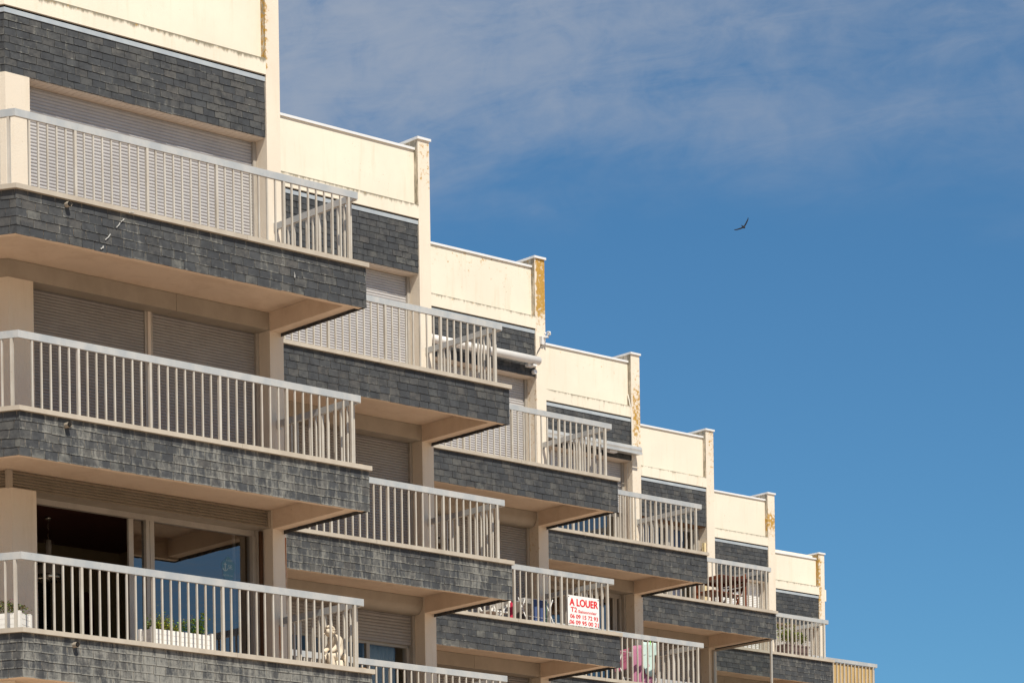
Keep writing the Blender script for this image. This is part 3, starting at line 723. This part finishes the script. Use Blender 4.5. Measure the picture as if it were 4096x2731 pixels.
for i in range(1100):                                         # bright bushy herb on the left half
    x = random.gauss(0.26, 0.11); z = 0.33+abs(random.gauss(0, 0.075))*(1.2-abs(x-0.26)*2.2)
    if 0.04 < x < 0.5: leaf(mb, (x, random.uniform(0.03, 0.25), z), rdir(), 0.042, 0.020, random.choice((1, 1, 1, 0, 3)))
for sx, n, hh in ((0.055, 22, 0.14), (0.11, 18, 0.12), (0.50, 26, 0.13), (0.58, 40, 0.16), (0.66, 46, 0.17), (0.74, 60, 0.21), (0.80, 60, 0.20), (0.86, 50, 0.18), (0.91, 60, 0.30)):
    for i in range(int(n*1.7)):
        t_ = random.random(); leaf(mb, (sx+random.gauss(0, 0.02)+t_*0.02, random.uniform(0.09, 0.2), 0.33+hh*t_), rdir(0.1), 0.046, 0.028, random.choice((0, 0, 0, 1, 2)))
mb.build('foliage', ['leaf_green', 'leaf_lime', 'leaf_dark', 'leaf_dry'], p, recalc=False)
mb = MB()
for sx, hz in ((0.30, 0.50), (0.34, 0.545), (0.24, 0.50), (0.60, 0.52), (0.69, 0.50), (0.72, 0.585), (0.56, 0.47)):
    mb.tube([(sx, 0.15, 0.34), (sx+0.01, 0.14, hz)], 0.0025, 4)
    for i in range(14): leaf(mb, (sx+0.01+random.gauss(0, 0.012), 0.14+random.gauss(0, 0.012), hz+random.gauss(0, 0.008)), rdir(), 0.014, 0.010, 1)
for i in range(14): leaf(mb, (0.045+random.gauss(0, .012), 0.06, 0.455+random.gauss(0, .006)), rdir(), 0.02, 0.014, 2)
mb.build('flower_stalk', ['twig', 'flower_straw', 'flower_white'], p, recalc=False)
# the corner planter runs along the turned wing
p = thing('flower_planter', at(0, -5.325, 0.345, -5.50), 'white plank planter with dry bushy flowers in the turned balcony corner', 'planter', 'white planters on the lowest left balcony', rot=math.radians(-60))
plank_box(-1.1, 0.0, 0.0, 0.33, 0.0, 0.375, 5).build('box', ['white_plastic', 'soil'], p)
mb = MB()
for i in range(1500):
    x = random.uniform(-0.95, -0.01); c = 0.165
    hz = 0.20*(1-((x+0.42)/0.62)**2); z = 0.33+max(0.0, hz)*random.random()**0.6
    leaf(mb, (x+random.gauss(0, 0.02), c+random.gauss(0, 0.075), z), rdir(), 0.036, 0.019, random.choices((0, 1, 2, 3), (3, 1, 2, 4 if z > 0.42 else 2))[0])
for i in range(10): leaf(mb, (random.uniform(-0.2, -0.1), 0.1, 0.53), rdir(), 0.022, 0.018, 4)
mb.build('foliage', ['leaf_green', 'leaf_lime', 'leaf_dark', 'leaf_dry', 'flower_pink'], p, recalc=False)

# ---------------------------------------------------------------- inside the open room
p = thing('pendant_lamp', at(0, -2.50, 3.94, -3.94), 'chain hung ceiling lamp with a pale bell shade inside the dark open room', 'lamp')
MB().lathe([(0.0, 0.907), (0.045, 0.905), (0.047, 0.875), (0.03, 0.865), (0.0, 0.865)], (0, 0, 0), 18).build('ceiling_rose', 'chrome', p, smooth=True)
mb = MB()
for i in range(9):
    a = i*1.57; z0 = 0.60+0.03*i; mb.tube([(0.010*math.cos(a), 0.010*math.sin(a), z0), (0.014*math.cos(a+.8), 0.014*math.sin(a+.8), z0+0.017), (0, 0, z0+0.034)], 0.004, 5)
mb.tube([(-0.09, 0, 0.545), (-0.085, 0, 0.575), (0, 0, 0.60), (0.085, 0, 0.575), (0.09, 0, 0.545), (0, 0, 0.535), (-0.09, 0, 0.545)], 0.005, 6)
mb.build('chain', 'chrome', p)
MB().lathe([(0.0, 0.60), (0.035, 0.585), (0.042, 0.50), (0.035, 0.36), (0.0, 0.36)], (0, 0, 0), 14).build('socket', 'lamp_shade', p, smooth=True)
MB().lathe([(0.03, 0.37), (0.08, 0.34), (0.15, 0.24), (0.192, 0.13), (0.196, 0.10)], (0, 0, 0), 24).build('lamp_shade', 'lamp_shade', p, smooth=True)
MB().lathe([(0.198, 0.10), (0.203, 0.07), (0.198, 0.03), (0.18, 0.028)], (0, 0, 0), 24).build('shade_rim', 'chrome', p, smooth=True)
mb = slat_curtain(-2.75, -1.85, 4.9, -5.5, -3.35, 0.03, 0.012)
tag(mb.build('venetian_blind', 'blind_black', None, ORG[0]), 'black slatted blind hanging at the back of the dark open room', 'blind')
mb = MB(); prof = []
for i in range(25):
    a = math.pi*i/24; prof.append((0.12*math.cos(a), 0.0, 1.55+0.22*math.sin(a)))
prof = [(0.10, 0, 0.02)]+prof+[(-0.10, 0, 0.02)]
n = len(prof); k = 0
mb.v = [(x, y-0.03, z) for x, y, z in prof]+[(x, y+0.03, z) for x, y, z in prof]
mb.f = [tuple(range(n)), tuple(range(2*n-1, n-1, -1))]+[(i, (i+1) % n, n+(i+1) % n, n+i) for i in range(n)]; mb.mi = [0]*len(mb.f); mb.uv = [[(0, 0)]*len(f) for f in mb.f]
tag(mb.build('surfboard', 'board_red', None, at(0, -1.05, 5.2, -5.49)), 'dark red round topped board standing against the wall of the open room', 'surfboard')
MB_ = MB().box(-0.35, 0.35, -0.35, 0.35, 0.0, 0.40).box(-0.35, 0.35, 0.2, 0.35, 0.4, 0.75)
sf = thing('armchair', at(0, -1.55, 3.3, -5.498), 'low red armchair just inside the open window', 'armchair')
MB().box(-0.30, 0.30, -0.33, 0.22, 0.14, 0.42).build('seat', 'sofa_red', sf); MB().box(-0.30, 0.30, 0.222, 0.36, 0.14, 0.78).build('backrest', 'sofa_red', sf)
for sx in (-1, 1):
    MB().box(0.302*sx if sx > 0 else -0.40, 0.40 if sx > 0 else -0.302, -0.33, 0.36, 0.14, 0.56).build('armrest', 'sofa_red', sf)
    for sy in (-0.3, 0.3): MB().box(0.33*sx-0.02, 0.33*sx+0.02, sy-0.02, sy+0.02, 0, 0.138).build('leg', 'blind_black', sf)

# ---------------------------------------------------------------- lettering
def text(txt, size, parent, mat, loc, name='lettering', bold=0.0):
    cu = bpy.data.curves.new(name, 'FONT'); cu.body = txt; cu.size = size
    tmp = bpy.data.objects.new('tmp', cu); C.objects.link(tmp); dg = bpy.context.evaluated_depsgraph_get()
    me = bpy.data.meshes.new_from_object(tmp.evaluated_get(dg)); bpy.data.objects.remove(tmp)
    vs = [v.co.copy() for v in me.vertices]; fs = [tuple(p.vertices) for p in me.polygons]; x0 = min(v.x for v in vs); w = max(v.x for v in vs)-x0
    mb = MB(); k = 0
    for dx, dz in (((0, 0), (bold, 0), (-bold, 0), (0, bold*.6), (0, -bold*.6)) if bold else ((0, 0),)):
        n = len(mb.v); mb.v += [(v.x-x0+dx, -0.0012-0.0004*k, v.y+dz) for v in vs]; k += 1
        for f in fs: mb.f.append(tuple(n+i for i in f)); mb.mi.append(0); mb.uv.append([(0, 0)]*len(f))
    o = mb.build(name, mat, parent, loc, recalc=False); return o, w
sg = thing('rental_sign', at(2, -1.236, 0.035, -2.67), 'white sign with red letters reading A LOUER fixed to balcony balusters', 'sign')
SW, SHT = 0.735, 0.515
MB().box(0, SW, 0, 0.006, 0, SHT).build('board', 'sign_white', sg)
def line(txt, u0, u1, vb, cap, bold):
    size = cap*SHT/0.70
    o, w = text(txt, size, sg, 'sign_red', (u0*SW, -0.001, (1-vb)*SHT), bold=bold*size*0.75)
    o.scale = ((u1-u0)*SW/w, 1, 1)
line('A LOUER', 0.06, 0.955, 0.335, 0.235, 0.055); line('T2', 0.09, 0.285, 0.545, 0.155, 0.035); line('Saisonnier', 0.33, 0.92, 0.555, 0.095, 0.022)
line('06 09 15 72 93', 0.07, 0.955, 0.755, 0.13, 0.040); line('06 09 95 00 21', 0.05, 0.97, 0.95, 0.13, 0.040)
mb = MB()
for u in (0.03, 0.97):
    for v in (0.04, 0.95): mb.tube([(u*SW, -0.004, v*SHT), (u*SW, 0.0, v*SHT)], 0.011, 10)
mb.build('eyelet', 'dark_eyelet', sg)
# sticker seen through the right-hand pane
win = [o for o in bld.children if o.name.startswith('window') and (o.location-BL(0)).length < 1e-4][0]
dk = MB(); pts = []
for i in range(30):
    a = 2*math.pi*i/30; rr = 0.115+0.012*math.sin(5*a); pts.append((-0.72+rr*math.cos(a)*0.95, 2.2325, -3.80+rr*math.sin(a)*1.35))
dk.quad(pts); st = dk.build('window_sticker', 'decal_blue', win, recalc=False)
ac = MB(); ac.tube([(-0.775, 2.231, -3.83), (-0.775, 2.231, -3.72)], 0.006, 6).tube([(-0.80, 2.231, -3.745), (-0.75, 2.231, -3.745)], 0.005, 6).tube([(-0.815, 2.231, -3.80), (-0.80, 2.231, -3.825), (-0.775, 2.231, -3.835), (-0.75, 2.231, -3.825), (-0.735, 2.231, -3.80)], 0.006, 6)
ac.build('anchor_emblem', 'decal_pale', win)
for tx, sz, x, z in (('SE.', 0.075, -0.725, -3.80), ('A CHO', 0.035, -0.76, -3.70), ('NEVER HA', 0.035, -0.81, -3.905)):
    text(tx, sz, win, 'decal_pale', (x, 2.231, z))

# ---------------------------------------------------------------- statue
def skin_mesh(name, verts, edges, radii, mat, parent, root=0, sub=2):
    me = bpy.data.meshes.new(name); me.from_pydata(verts, edges, []); me.update()
    o = bpy.data.objects.new(name, me); C.objects.link(o); o.parent = parent
    sk = o.modifiers.new('skin', 'SKIN'); sk.use_smooth_shade = True
    layer = me.skin_vertices[0].data if me.skin_vertices else None
    if layer is None:
        bm = bmesh.new(); bm.from_mesh(me); bm.verts.layers.skin.verify(); bm.to_mesh(me); bm.free(); layer = me.skin_vertices[0].data
    for i, r in enumerate(radii): layer[i].radius = (r, r) if not isinstance(r, tuple) else r; layer[i].use_root = (i == root)
    sb = o.modifiers.new('sub', 'SUBSURF'); sb.levels = sub; sb.render_levels = sub
    dg = bpy.context.evaluated_depsgraph_get(); m2 = bpy.data.meshes.new_from_object(o.evaluated_get(dg)); o.modifiers.clear(); o.data = m2
    m2.materials.clear(); m2.materials.append(MATS[mat]); return o
stt = thing('garden_statue', at(0, -0.50, 0.26, -5.498), 'cream stone statue of a seated nude child looking down, behind the balusters', 'statue')
# local: x towards the right of the picture, the child faces left
V = [(0.085, 0.02, 0.235), (0.10, 0.02, 0.325), (0.09, 0.015, 0.415), (0.06, 0.01, 0.495), (0.018, 0.005, 0.54), (-0.03, 0.0, 0.575), (-0.062, -0.002, 0.572), (-0.085, -0.004, 0.535),
     (0.045, -0.075, 0.485), (0.02, -0.10, 0.395), (-0.06, -0.095, 0.325), (-0.10, -0.085, 0.305),
     (0.06, 0.095, 0.49), (0.04, 0.11, 0.41), (-0.04, 0.095, 0.345), (-0.08, 0.075, 0.32),
     (0.01, -0.045, 0.26), (-0.095, -0.055, 0.265), (-0.06, -0.06, 0.155), (-0.02, -0.06, 0.05), (-0.06, -0.06, 0.02),
     (0.02, 0.075, 0.245), (-0.085, 0.085, 0.235), (-0.05, 0.085, 0.13), (-0.015, 0.085, 0.04), (-0.055, 0.085, 0.02)]
E_ = [(0, 1), (1, 2), (2, 3), (3, 4), (4, 5), (5, 6), (6, 7), (3, 8), (8, 9), (9, 10), (10, 11), (3, 12), (12, 13), (13, 14), (14, 15), (0, 16), (16, 17), (17, 18), (18, 19), (19, 20), (0, 21), (21, 22), (22, 23), (23, 24), (24, 25)]
Rr = [0.105, 0.098, 0.096, 0.078, 0.046, 0.070, 0.074, 0.050, 0.048, 0.040, 0.030, 0.025, 0.048, 0.040, 0.030, 0.025, 0.075, 0.060, 0.052, 0.034, 0.024, 0.075, 0.060, 0.052, 0.034, 0.024]
skin_mesh('body', V, E_, Rr, 'stone_statue', stt)
mb = MB()
random.seed(3)
for i in range(130):                                          # carved curls over the crown and nape
    a = random.uniform(0, 2*math.pi); ph = random.uniform(-0.25, 1.4); c = Vector((-0.040, 0, 0.588)); R_ = 0.074
    dv = Vector((math.cos(a)*math.cos(ph), math.sin(a)*math.cos(ph), math.sin(ph)))
    if dv.x < -0.35 and dv.z < 0.55: continue
    q = c+dv*R_; mb.lathe([(0.0, -0.012), (0.012, -0.006), (0.014, 0.003), (0.0, 0.011)], q, 7)
mb.build('hair', 'stone_statue', stt, smooth=True)
mb = MB()
mb.lathe([(0.0, 0.0), (0.015, 0.0), (0.013, 0.013), (0.0, 0.019)], (-0.138, -0.002, 0.540), 8)      # nose
for sy in (-1, 1): mb.lathe([(0.0, -0.014), (0.010, -0.008), (0.011, 0.006), (0.0, 0.014)], (-0.04, 0.072*sy, 0.565), 8)   # ears
mb.lathe([(0.0, -0.004), (0.014, -0.002), (0.0, 0.004)], (-0.125, -0.002, 0.512), 8)
mb.build('face', 'stone_statue', stt, smooth=True)
mb = MB(); mb.lathe([(0.0, 0.0), (0.12, 0.0), (0.125, 0.03), (0.105, 0.12), (0.10, 0.19), (0.085, 0.215), (0.0, 0.22)], (0.075, 0.01, 0.0), 14)
mb.v = [(x+0.008*math.sin(40*z+9*y), y+0.008*math.sin(35*z+11*x), z) for x, y, z in mb.v]
mb.build('tree_stump', 'stone_statue', stt, smooth=True)
mb = MB()
for i in range(7): mb.tube([(0.15+0.004*i, -0.06+0.018*i, 0.30-0.01*i), (0.185+0.002*i, -0.05+0.018*i, 0.20), (0.18, -0.05+0.018*i, 0.02)], 0.022, 7)
mb.build('drapery', 'stone_statue', stt, smooth=True)

# ---------------------------------------------------------------- drying racks and laundry
def peg(p, mat, lab, grp='clothes pegs on the drying racks'):
    tag(MB().box(-0.006, 0.006, -0.008, -0.002, -0.05, 0.02).box(-0.006, 0.006, 0.002, 0.008, -0.05, 0.02).box(-0.006, 0.006, -0.002, 0.002, -0.012, 0.0).build('clothes_peg', mat, None, p), lab, 'clothes peg', grp)
def drying_rack(loc, lab, rot=0, L_=0.62, hh=0.50):
    r = thing('drying_rack', loc, lab, 'drying rack', 'folding drying racks on the balconies', rot)
    for sx in (0, L_):
        f = MB(); f.tube([(sx, -0.22, 0), (sx, 0.10, hh)], 0.009, 6); f.tube([(sx, 0.22, 0), (sx, -0.10, hh)], 0.009, 6); f.build('leg_frame', 'white_enamel', r, smooth=True)
    w_ = MB()
    for k in range(8):
        y = -0.12-0.01*k if k < 0 else -0.16+0.32*k/7
        w_.tube([(0, y, hh-0.02-0.03*abs(k-3.5)/3.5), (L_, y, hh-0.02-0.03*abs(k-3.5)/3.5)], 0.0035, 5)
    for k in range(4): w_.tube([(0, -0.20+0.02*k, 0.06+0.07*k), (L_, -0.20+0.02*k, 0.06+0.07*k)], 0.003, 5)
    w_.build('wire', 'white_enamel', r, smooth=True)
    return r
def hang(b, p0, p1, drop, mat, name, lab, cat, **k):
    o = cloth([p0, p1], drop, mat, name, None, loc=ORG[b], **k); return tag(o, lab, cat)
drying_rack(at(2, -1.80, 0.58, -2.795), 'white folding drying rack with a blue towel beside the red lettered sign', L_=0.62, hh=0.62)
hang(2, (-1.66, 0.46, -2.21), (-1.36, 0.46, -2.21), lambda u: 0.42+0.06*u, 'cloth_blue', 'towel', 'navy blue towel hanging on the drying rack left of the sign', 'towel', folds=2, amp=0.012)
hang(2, (-1.375, 0.452, -2.215), (-1.345, 0.452, -2.22), lambda u: 0.42, 'cloth_green', 'cloth', 'green edged cloth hanging beside the navy towel', 'cloth', folds=1, amp=0.01, nx=5)
hang(2, (-1.99, 0.62, -2.22), (-1.90, 0.62, -2.22), lambda u: 0.22, 'cloth_black', 'sock', 'small black garment hanging on the rack left of the navy towel', 'garment', folds=1, amp=0.01, nx=6)
hang(2, (-1.89, 0.66, -2.25), (-1.66, 0.66, -2.25), lambda u: 0.36, 'cloth_taupe', 'shirt', 'dark taupe garment hanging behind the rack on the sign balcony', 'garment', folds=2, amp=0.02)
hang(2, (-2.06, 0.6, -2.25), (-1.985, 0.6, -2.33), lambda u: 0.32, 'cloth_red', 'cloth', 'crimson red cloth hanging at the far left of the rack', 'cloth', folds=1, amp=0.012, nx=6)
peg(at(2, -1.53, 0.455, -2.20), 'peg_blue', 'blue peg at the top right corner of the navy towel'); peg(at(2, -1.30, 0.47, -2.27), 'peg_blue', 'blue peg on the bare rack wires right of the navy towel')
# white folding chair left of that rack
ch = thing('folding_chair', at(2, -2.45, 0.62, -2.80), 'white folding chair half hidden behind the neighbouring balcony end', 'chair')
MB().box(-0.22, 0.20, -0.2, 0.2, 0.27, 0.295).build('seat', 'white_plastic', ch)
MB().bar((0.24, -0.19, 0.48), (-0.2, -0.19, 0.0), 0.03, 0.02).build('leg', 'white_plastic', ch); MB().bar((0.24, 0.19, 0.48), (-0.2, 0.19, 0.0), 0.03, 0.02).build('leg', 'white_plastic', ch)
MB().bar((-0.22, -0.165, 0.46), (0.2, -0.165, 0.0), 0.03, 0.02).build('leg', 'white_plastic', ch); MB().bar((-0.22, 0.165, 0.46), (0.2, 0.165, 0.0), 0.03, 0.02).build('leg', 'white_plastic', ch)
MB().box(0.2, 0.225, -0.2, 0.2, 0.38, 0.52).build('backrest', 'white_plastic', ch)

drying_rack(at(3, -1.78, 0.70, -2.795), 'white folding drying rack with pink and mint laundry on the lower right balcony', L_=0.72, hh=0.82)
hang(3, (-1.60, 0.52, -1.90), (-1.36, 0.52, -1.86), lambda u: 0.86, 'cloth_pink', 'towel', 'long pink towel hanging beside the mint garment', 'towel', folds=2, amp=0.03)
hang(3, (-1.42, 0.60, -1.88), (-1.02, 0.56, -2.30), lambda u: 0.75-0.25*u, 'cloth_pink', 'sheet', 'rose sheet hanging low behind the mint garment', 'sheet', folds=3, amp=0.03)
hang(3, (-1.88, 0.70, -2.02), (-1.56, 0.66, -1.92), lambda u: 0.40, 'cloth_maroon', 'cloth', 'maroon cloth hanging at the far left of the pink laundry', 'cloth', folds=2, amp=0.02)
hang(3, (-1.29, 0.545, -1.785), (-0.88, 0.545, -1.775), lambda u: 0.60+0.06*math.sin(3*u) if 0.12 < u < 0.72 else (0.50 if u <= 0.12 else 0.24), 'cloth_mint', 'trousers', 'pale mint trousers pegged on the rack by a lime peg', 'trousers', folds=2.5, amp=0.02, nx=24)
hang(3, (-1.30, 0.66, -1.86), (-0.82, 0.66, -1.86), lambda u: 0.50, 'cloth_brown', 'sweater', 'brown knitted sweater hanging behind the mint trousers', 'sweater', folds=2, amp=0.02)
peg(at(3, -1.095, 0.54, -1.775), 'peg_lime', 'bright lime peg holding the mint trousers')
drying_rack(at(1, -1.45, 0.35, -5.495), 'bare white folding drying rack below the curtained window', L_=0.5, hh=0.80)

# ---------------------------------------------------------------- wooden table and chairs, bay 5
tb = thing('wooden_table', at(4, -1.40, 0.31, -0.098), 'square red brown wooden table on the balcony near the far end', 'table')
mb = MB()
for i in range(8): mb.box(0.01, 0.80, 0.012+0.10*i, 0.104+0.10*i, 0.762, 0.785)
mb.build('tabletop', 'wood_red', tb)
MB().box(0.0, 0.81, 0.0, 0.022, 0.70, 0.775).box(0.0, 0.022, 0.024, 0.80, 0.70, 0.775).box(0.79, 0.81, 0.024, 0.80, 0.70, 0.775).box(0.0, 0.81, 0.80, 0.82, 0.70, 0.775).build('apron', 'wood_red', tb)
for x in (0.03, 0.78):
    for y in (0.05, 0.77): MB().box(x-0.028, x+0.028, y-0.028, y+0.028, 0, 0.761).build('leg', 'wood_red', tb)
bn = thing('wooden_bench', at(4, -1.62, 0.36, -0.098), 'low red brown wooden stool tucked in front of the table', 'stool')
mb = MB()
for i in range(6): mb.box(0.0, 0.62, 0.1*i, 0.1*i+0.09, 0.42, 0.445)
mb.build('seat', 'wood_red', bn)
for x in (0.03, 0.59):
    for y in (0.03, 0.56): MB().box(x-0.022, x+0.022, y-0.022, y+0.022, 0, 0.419).build('leg', 'wood_red', bn)
ch = thing('folding_chair', at(4, -0.72, 0.42, -0.098), 'red brown wooden folding chair with crossed legs right of the table', 'chair')
for y in (0.0, 0.42):
    MB().bar((0.16, y, 0.0), (0.17, y, 0.90), 0.035, 0.03).build('back_post', 'wood_red', ch)
    MB().bar((-0.18, y+0.035, 0.0), (0.14, y+0.035, 0.62), 0.035, 0.025).build('leg', 'wood_red', ch); MB().bar((0.10, y-0.035, 0.0), (-0.20, y-0.035, 0.42), 0.035, 0.025).build('leg', 'wood_red', ch)
    MB().bar((-0.26, y, 0.60), (0.16, y, 0.66), 0.045, 0.022).build('armrest', 'wood_red', ch)
mb = MB()
for i in range(5): mb.box(-0.24+0.08*i, -0.17+0.08*i, 0.04, 0.38, 0.425, 0.445)
mb.build('seat', 'wood_red', ch)
mb = MB()
for i in range(4): mb.box(0.16, 0.18, 0.02, 0.40, 0.56+0.085*i, 0.62+0.085*i)
mb.build('backrest', 'wood_red', ch)
bd = thing('cream_panel', at(4, -0.272, 1.93, -0.09), 'tall narrow cream panel with a slot leaning on the wall', 'panel')
MB().box(-0.022, 0.022, -0.04, -0.012, 0, 1.83).box(-0.022, 0.022, 0.012, 0.04, 0, 1.83).box(-0.02, 0.02, -0.011, 0.011, 1.74, 1.835).box(-0.02, 0.02, -0.011, 0.011, 0, 1.25).build('board', 'cream_board', bd)

# ---------------------------------------------------------------- brown planter with shrub, bay 6
p = thing('shrub_planter', at(5, -1.23, 0.34, -0.09), 'brown rectangular planter with a leafy green shrub behind the rails', 'planter')
MB().hexa([(0.03, 0.02, 0), (0.71, 0.02, 0), (0.71, 0.36, 0), (0.03, 0.36, 0)], [(0.0, 0.0, 0.37), (0.74, 0.0, 0.37), (0.74, 0.38, 0.37), (0.0, 0.38, 0.37)]).box(-0.015, 0.755, -0.015, 0.395, 0.371, 0.405).box(0.01, 0.73, -0.006, 0.0, 0.23, 0.245).build('pot', 'pot_brown', p)
mb = MB(); lf = MB()
random.seed(11)
for i in range(26):
    x0 = random.uniform(0.05, 0.68); y0 = random.uniform(0.08, 0.3); hz = random.uniform(0.25, 0.5)*(1 if x0 < 0.42 else 0.75)
    tip = Vector((x0+random.gauss(0, 0.10), y0+random.gauss(0, 0.08), 0.40+hz)); base = Vector((x0, y0, 0.38)); mid = base.lerp(tip, 0.5)+Vector((random.gauss(0, .03), random.gauss(0, .03), 0))
    mb.tube([base, mid, tip], 0.006, 5)
    for k in range(26):
        q = base.lerp(tip, random.uniform(0.25, 1.05)); leaf(lf, q+Vector((random.gauss(0, .015), random.gauss(0, .015), 0)), rdir(0.5), random.uniform(0.07, 0.12), 0.036, random.choice((0, 0, 0, 1, 2)))
mb.build('stem', 'twig', p, smooth=True); lf.build('foliage', ['leaf_shrub', 'leaf_lime', 'leaf_green'], p, recalc=False)

# ---------------------------------------------------------------- awnings
aw = thing('awning', at(2, -0.30, 1.86, 2.21), 'rolled white tube awning mounted under the third parapet', 'awning', 'rolled awnings on the slate fascias')
mb = MB(); mb.tube([(-4.0, -0.13, 0.13), (0.02, -0.13, 0.13)], 0.074, 20); mb.build('cassette', 'awning_white', aw, smooth=False)
for f in bpy.data.objects['cassette'].data.polygons: f.use_smooth = len(f.vertices) == 4
MB().box(-0.20, -0.06, -0.10, -0.0, 0.015, 0.06).box(-0.14, -0.06, -0.16, -0.05, 0.02, 0.05).build('bracket', 'white_enamel', aw)
MB().tube([(0.0, -0.06, -0.045), (0.0, 0.01, -0.045)], 0.04, 14).build('gearbox', 'white_enamel', aw)
aw = thing('awning', at(3, -0.22, 1.86, 2.17), 'grey flat cassette awning mounted under the fourth parapet', 'awning', 'rolled awnings on the slate fascias')
mb = MB(); k = 0; prof = [(-0.02, 0.02), (-0.16, 0.02), (-0.20, 0.055), (-0.215, 0.10), (-0.205, 0.145), (-0.16, 0.175), (-0.02, 0.18)]; n = len(prof)
for xx in (-3.9, 0.06): mb.v += [(xx, y, z) for y, z in prof]
for i in range(n): mb.f.append((i, (i+1) % n, n+(i+1) % n, n+i)); mb.mi.append(0); mb.uv.append([(0, 0)]*4)
mb.f += [tuple(range(n)), tuple(range(2*n-1, n-1, -1))]; mb.mi += [0, 0]; mb.uv += [[(0, 0)]*n]*2
mb.build('cassette', 'awning_grey', aw); MB().box(-3.9, 0.055, -0.222, -0.208, 0.005, 0.05).build('front_bar', 'awning_grey', aw)
MB().box(-0.75, -0.55, -0.14, -0.03, -0.02, 0.019).build('bracket', 'white_enamel', aw)

# ---------------------------------------------------------------- weather sensor on the third fin
ws = thing('weather_sensor', at(2, -0.105, 1.857, 2.68), 'white wind sensor on a bracket at the edge of the third fin', 'weather sensor')
MB().hexa([(-0.035, -0.05, 0.0), (0.03, -0.05, 0.0), (0.035, 0, 0.01), (-0.035, 0, 0.01)], [(-0.048, -0.075, 0.13), (0.045, -0.075, 0.13), (0.048, 0, 0.15), (-0.048, 0, 0.15)]).build('housing', 'white_enamel', ws)
MB().bar((-0.01, -0.03, 0.13), (0.055, -0.135, 0.125), 0.05, 0.028).build('arm', 'white_enamel', ws)
hub = (0.052, -0.135, 0.15)
mb = MB(); mb.lathe([(0.0, 0.0), (0.03, 0.002), (0.03, 0.012), (0.012, 0.02), (0.012, 0.05), (0.03, 0.056), (0.032, 0.066), (0.0, 0.072)], hub, 12); mb.build('hub', 'white_enamel', ws, smooth=True)
for i in range(3):
    a = 0.3+i*2.094; c = Vector(hub)+Vector((math.cos(a)*0.055, math.sin(a)*0.055, 0.036))
    mb = MB(); mb.bar(Vector(hub)+Vector((0, 0, 0.036)), c, 0.006); mb.lathe([(0.0, -0.022), (0.014, -0.016), (0.021, 0.0), (0.014, 0.016), (0.0, 0.022)], c, 10); mb.build('cup', 'white_enamel', ws, smooth=True)
MB().tube([(-0.02, -0.03, 0.0), (-0.06, -0.035, -0.06), (-0.11, -0.03, -0.13), (-0.125, -0.02, -0.19)], 0.006, 6).build('cable', 'cable_black', ws, smooth=True)

# ---------------------------------------------------------------- canvas on the last railing
tag(MB().box(left(6)+0.02, -0.17, 0.108, 0.112, 0.02, 0.84).build('privacy_canvas', 'canvas_yellow', None, ORG[6]), 'ochre yellow canvas stretched behind the last railing', 'canvas screen')

# ---------------------------------------------------------------- bird
bv = Vector((0.68898802, 0.66794495, 0.28132729)); bp = EYE+bv*92
side = r3; upv = (u3-bv*u3.dot(bv)).normalized(); dep = bv
def bpnt(px, py, dd=0.0): s = 92/13000/9.8; return side*((px-1280)*s)-upv*((py-655)*s)+dep*dd
br = thing('flying_bird', bp, 'small dark swift gliding alone in the blue sky', 'bird')
mb = MB(); mb.tube([bpnt(1190, 610, .03), bpnt(1215, 622, .02), bpnt(1245, 640, .01), bpnt(1285, 660), bpnt(1310, 678, -.02), bpnt(1332, 695, -.03)], 0.02, 10, rads=[0.004, 0.011, 0.024, 0.032, 0.024, 0.006])
mb.build('body', 'bird_feather', br, smooth=True)
for pth, rd in (([(1285, 640), (1330, 590), (1380, 500), (1415, 430), (1440, 370), (1445, 318)], [0.016, 0.022, 0.020, 0.018, 0.015, 0.004]), ([(1265, 665), (1210, 690), (1120, 722), (1040, 745), (970, 757), (915, 752)], [0.016, 0.020, 0.017, 0.015, 0.011, 0.003])):
    mb = MB(); pl = [bpnt(x, y, 0.05*i/5) for i, (x, y) in enumerate(pth)]
    top, bot = [], []
    for i, q in enumerate(pl):
        t_ = (pl[min(i+1, 5)]-pl[max(i-1, 0)]).normalized(); nn = t_.cross(dep).normalized()*rd[i]*0.8+dep*rd[i]*1.2
        top.append(q+nn); bot.append(q-nn)
    for i in range(5):
        th = dep*0.004+upv*0.004
        mb.hexa([bot[i]-th, bot[i+1]-th, top[i+1]-th, top[i]-th], [bot[i]+th, bot[i+1]+th, top[i+1]+th, top[i]+th])
    mb.build('wing', 'bird_feather', br)
mb = MB()
for (x, y) in ((1180, 603), (1208, 582)): mb.bar(bpnt(1240, 635), bpnt(x, y, 0.03), 0.012, 0.006)
mb.build('tail', 'bird_feather', br)
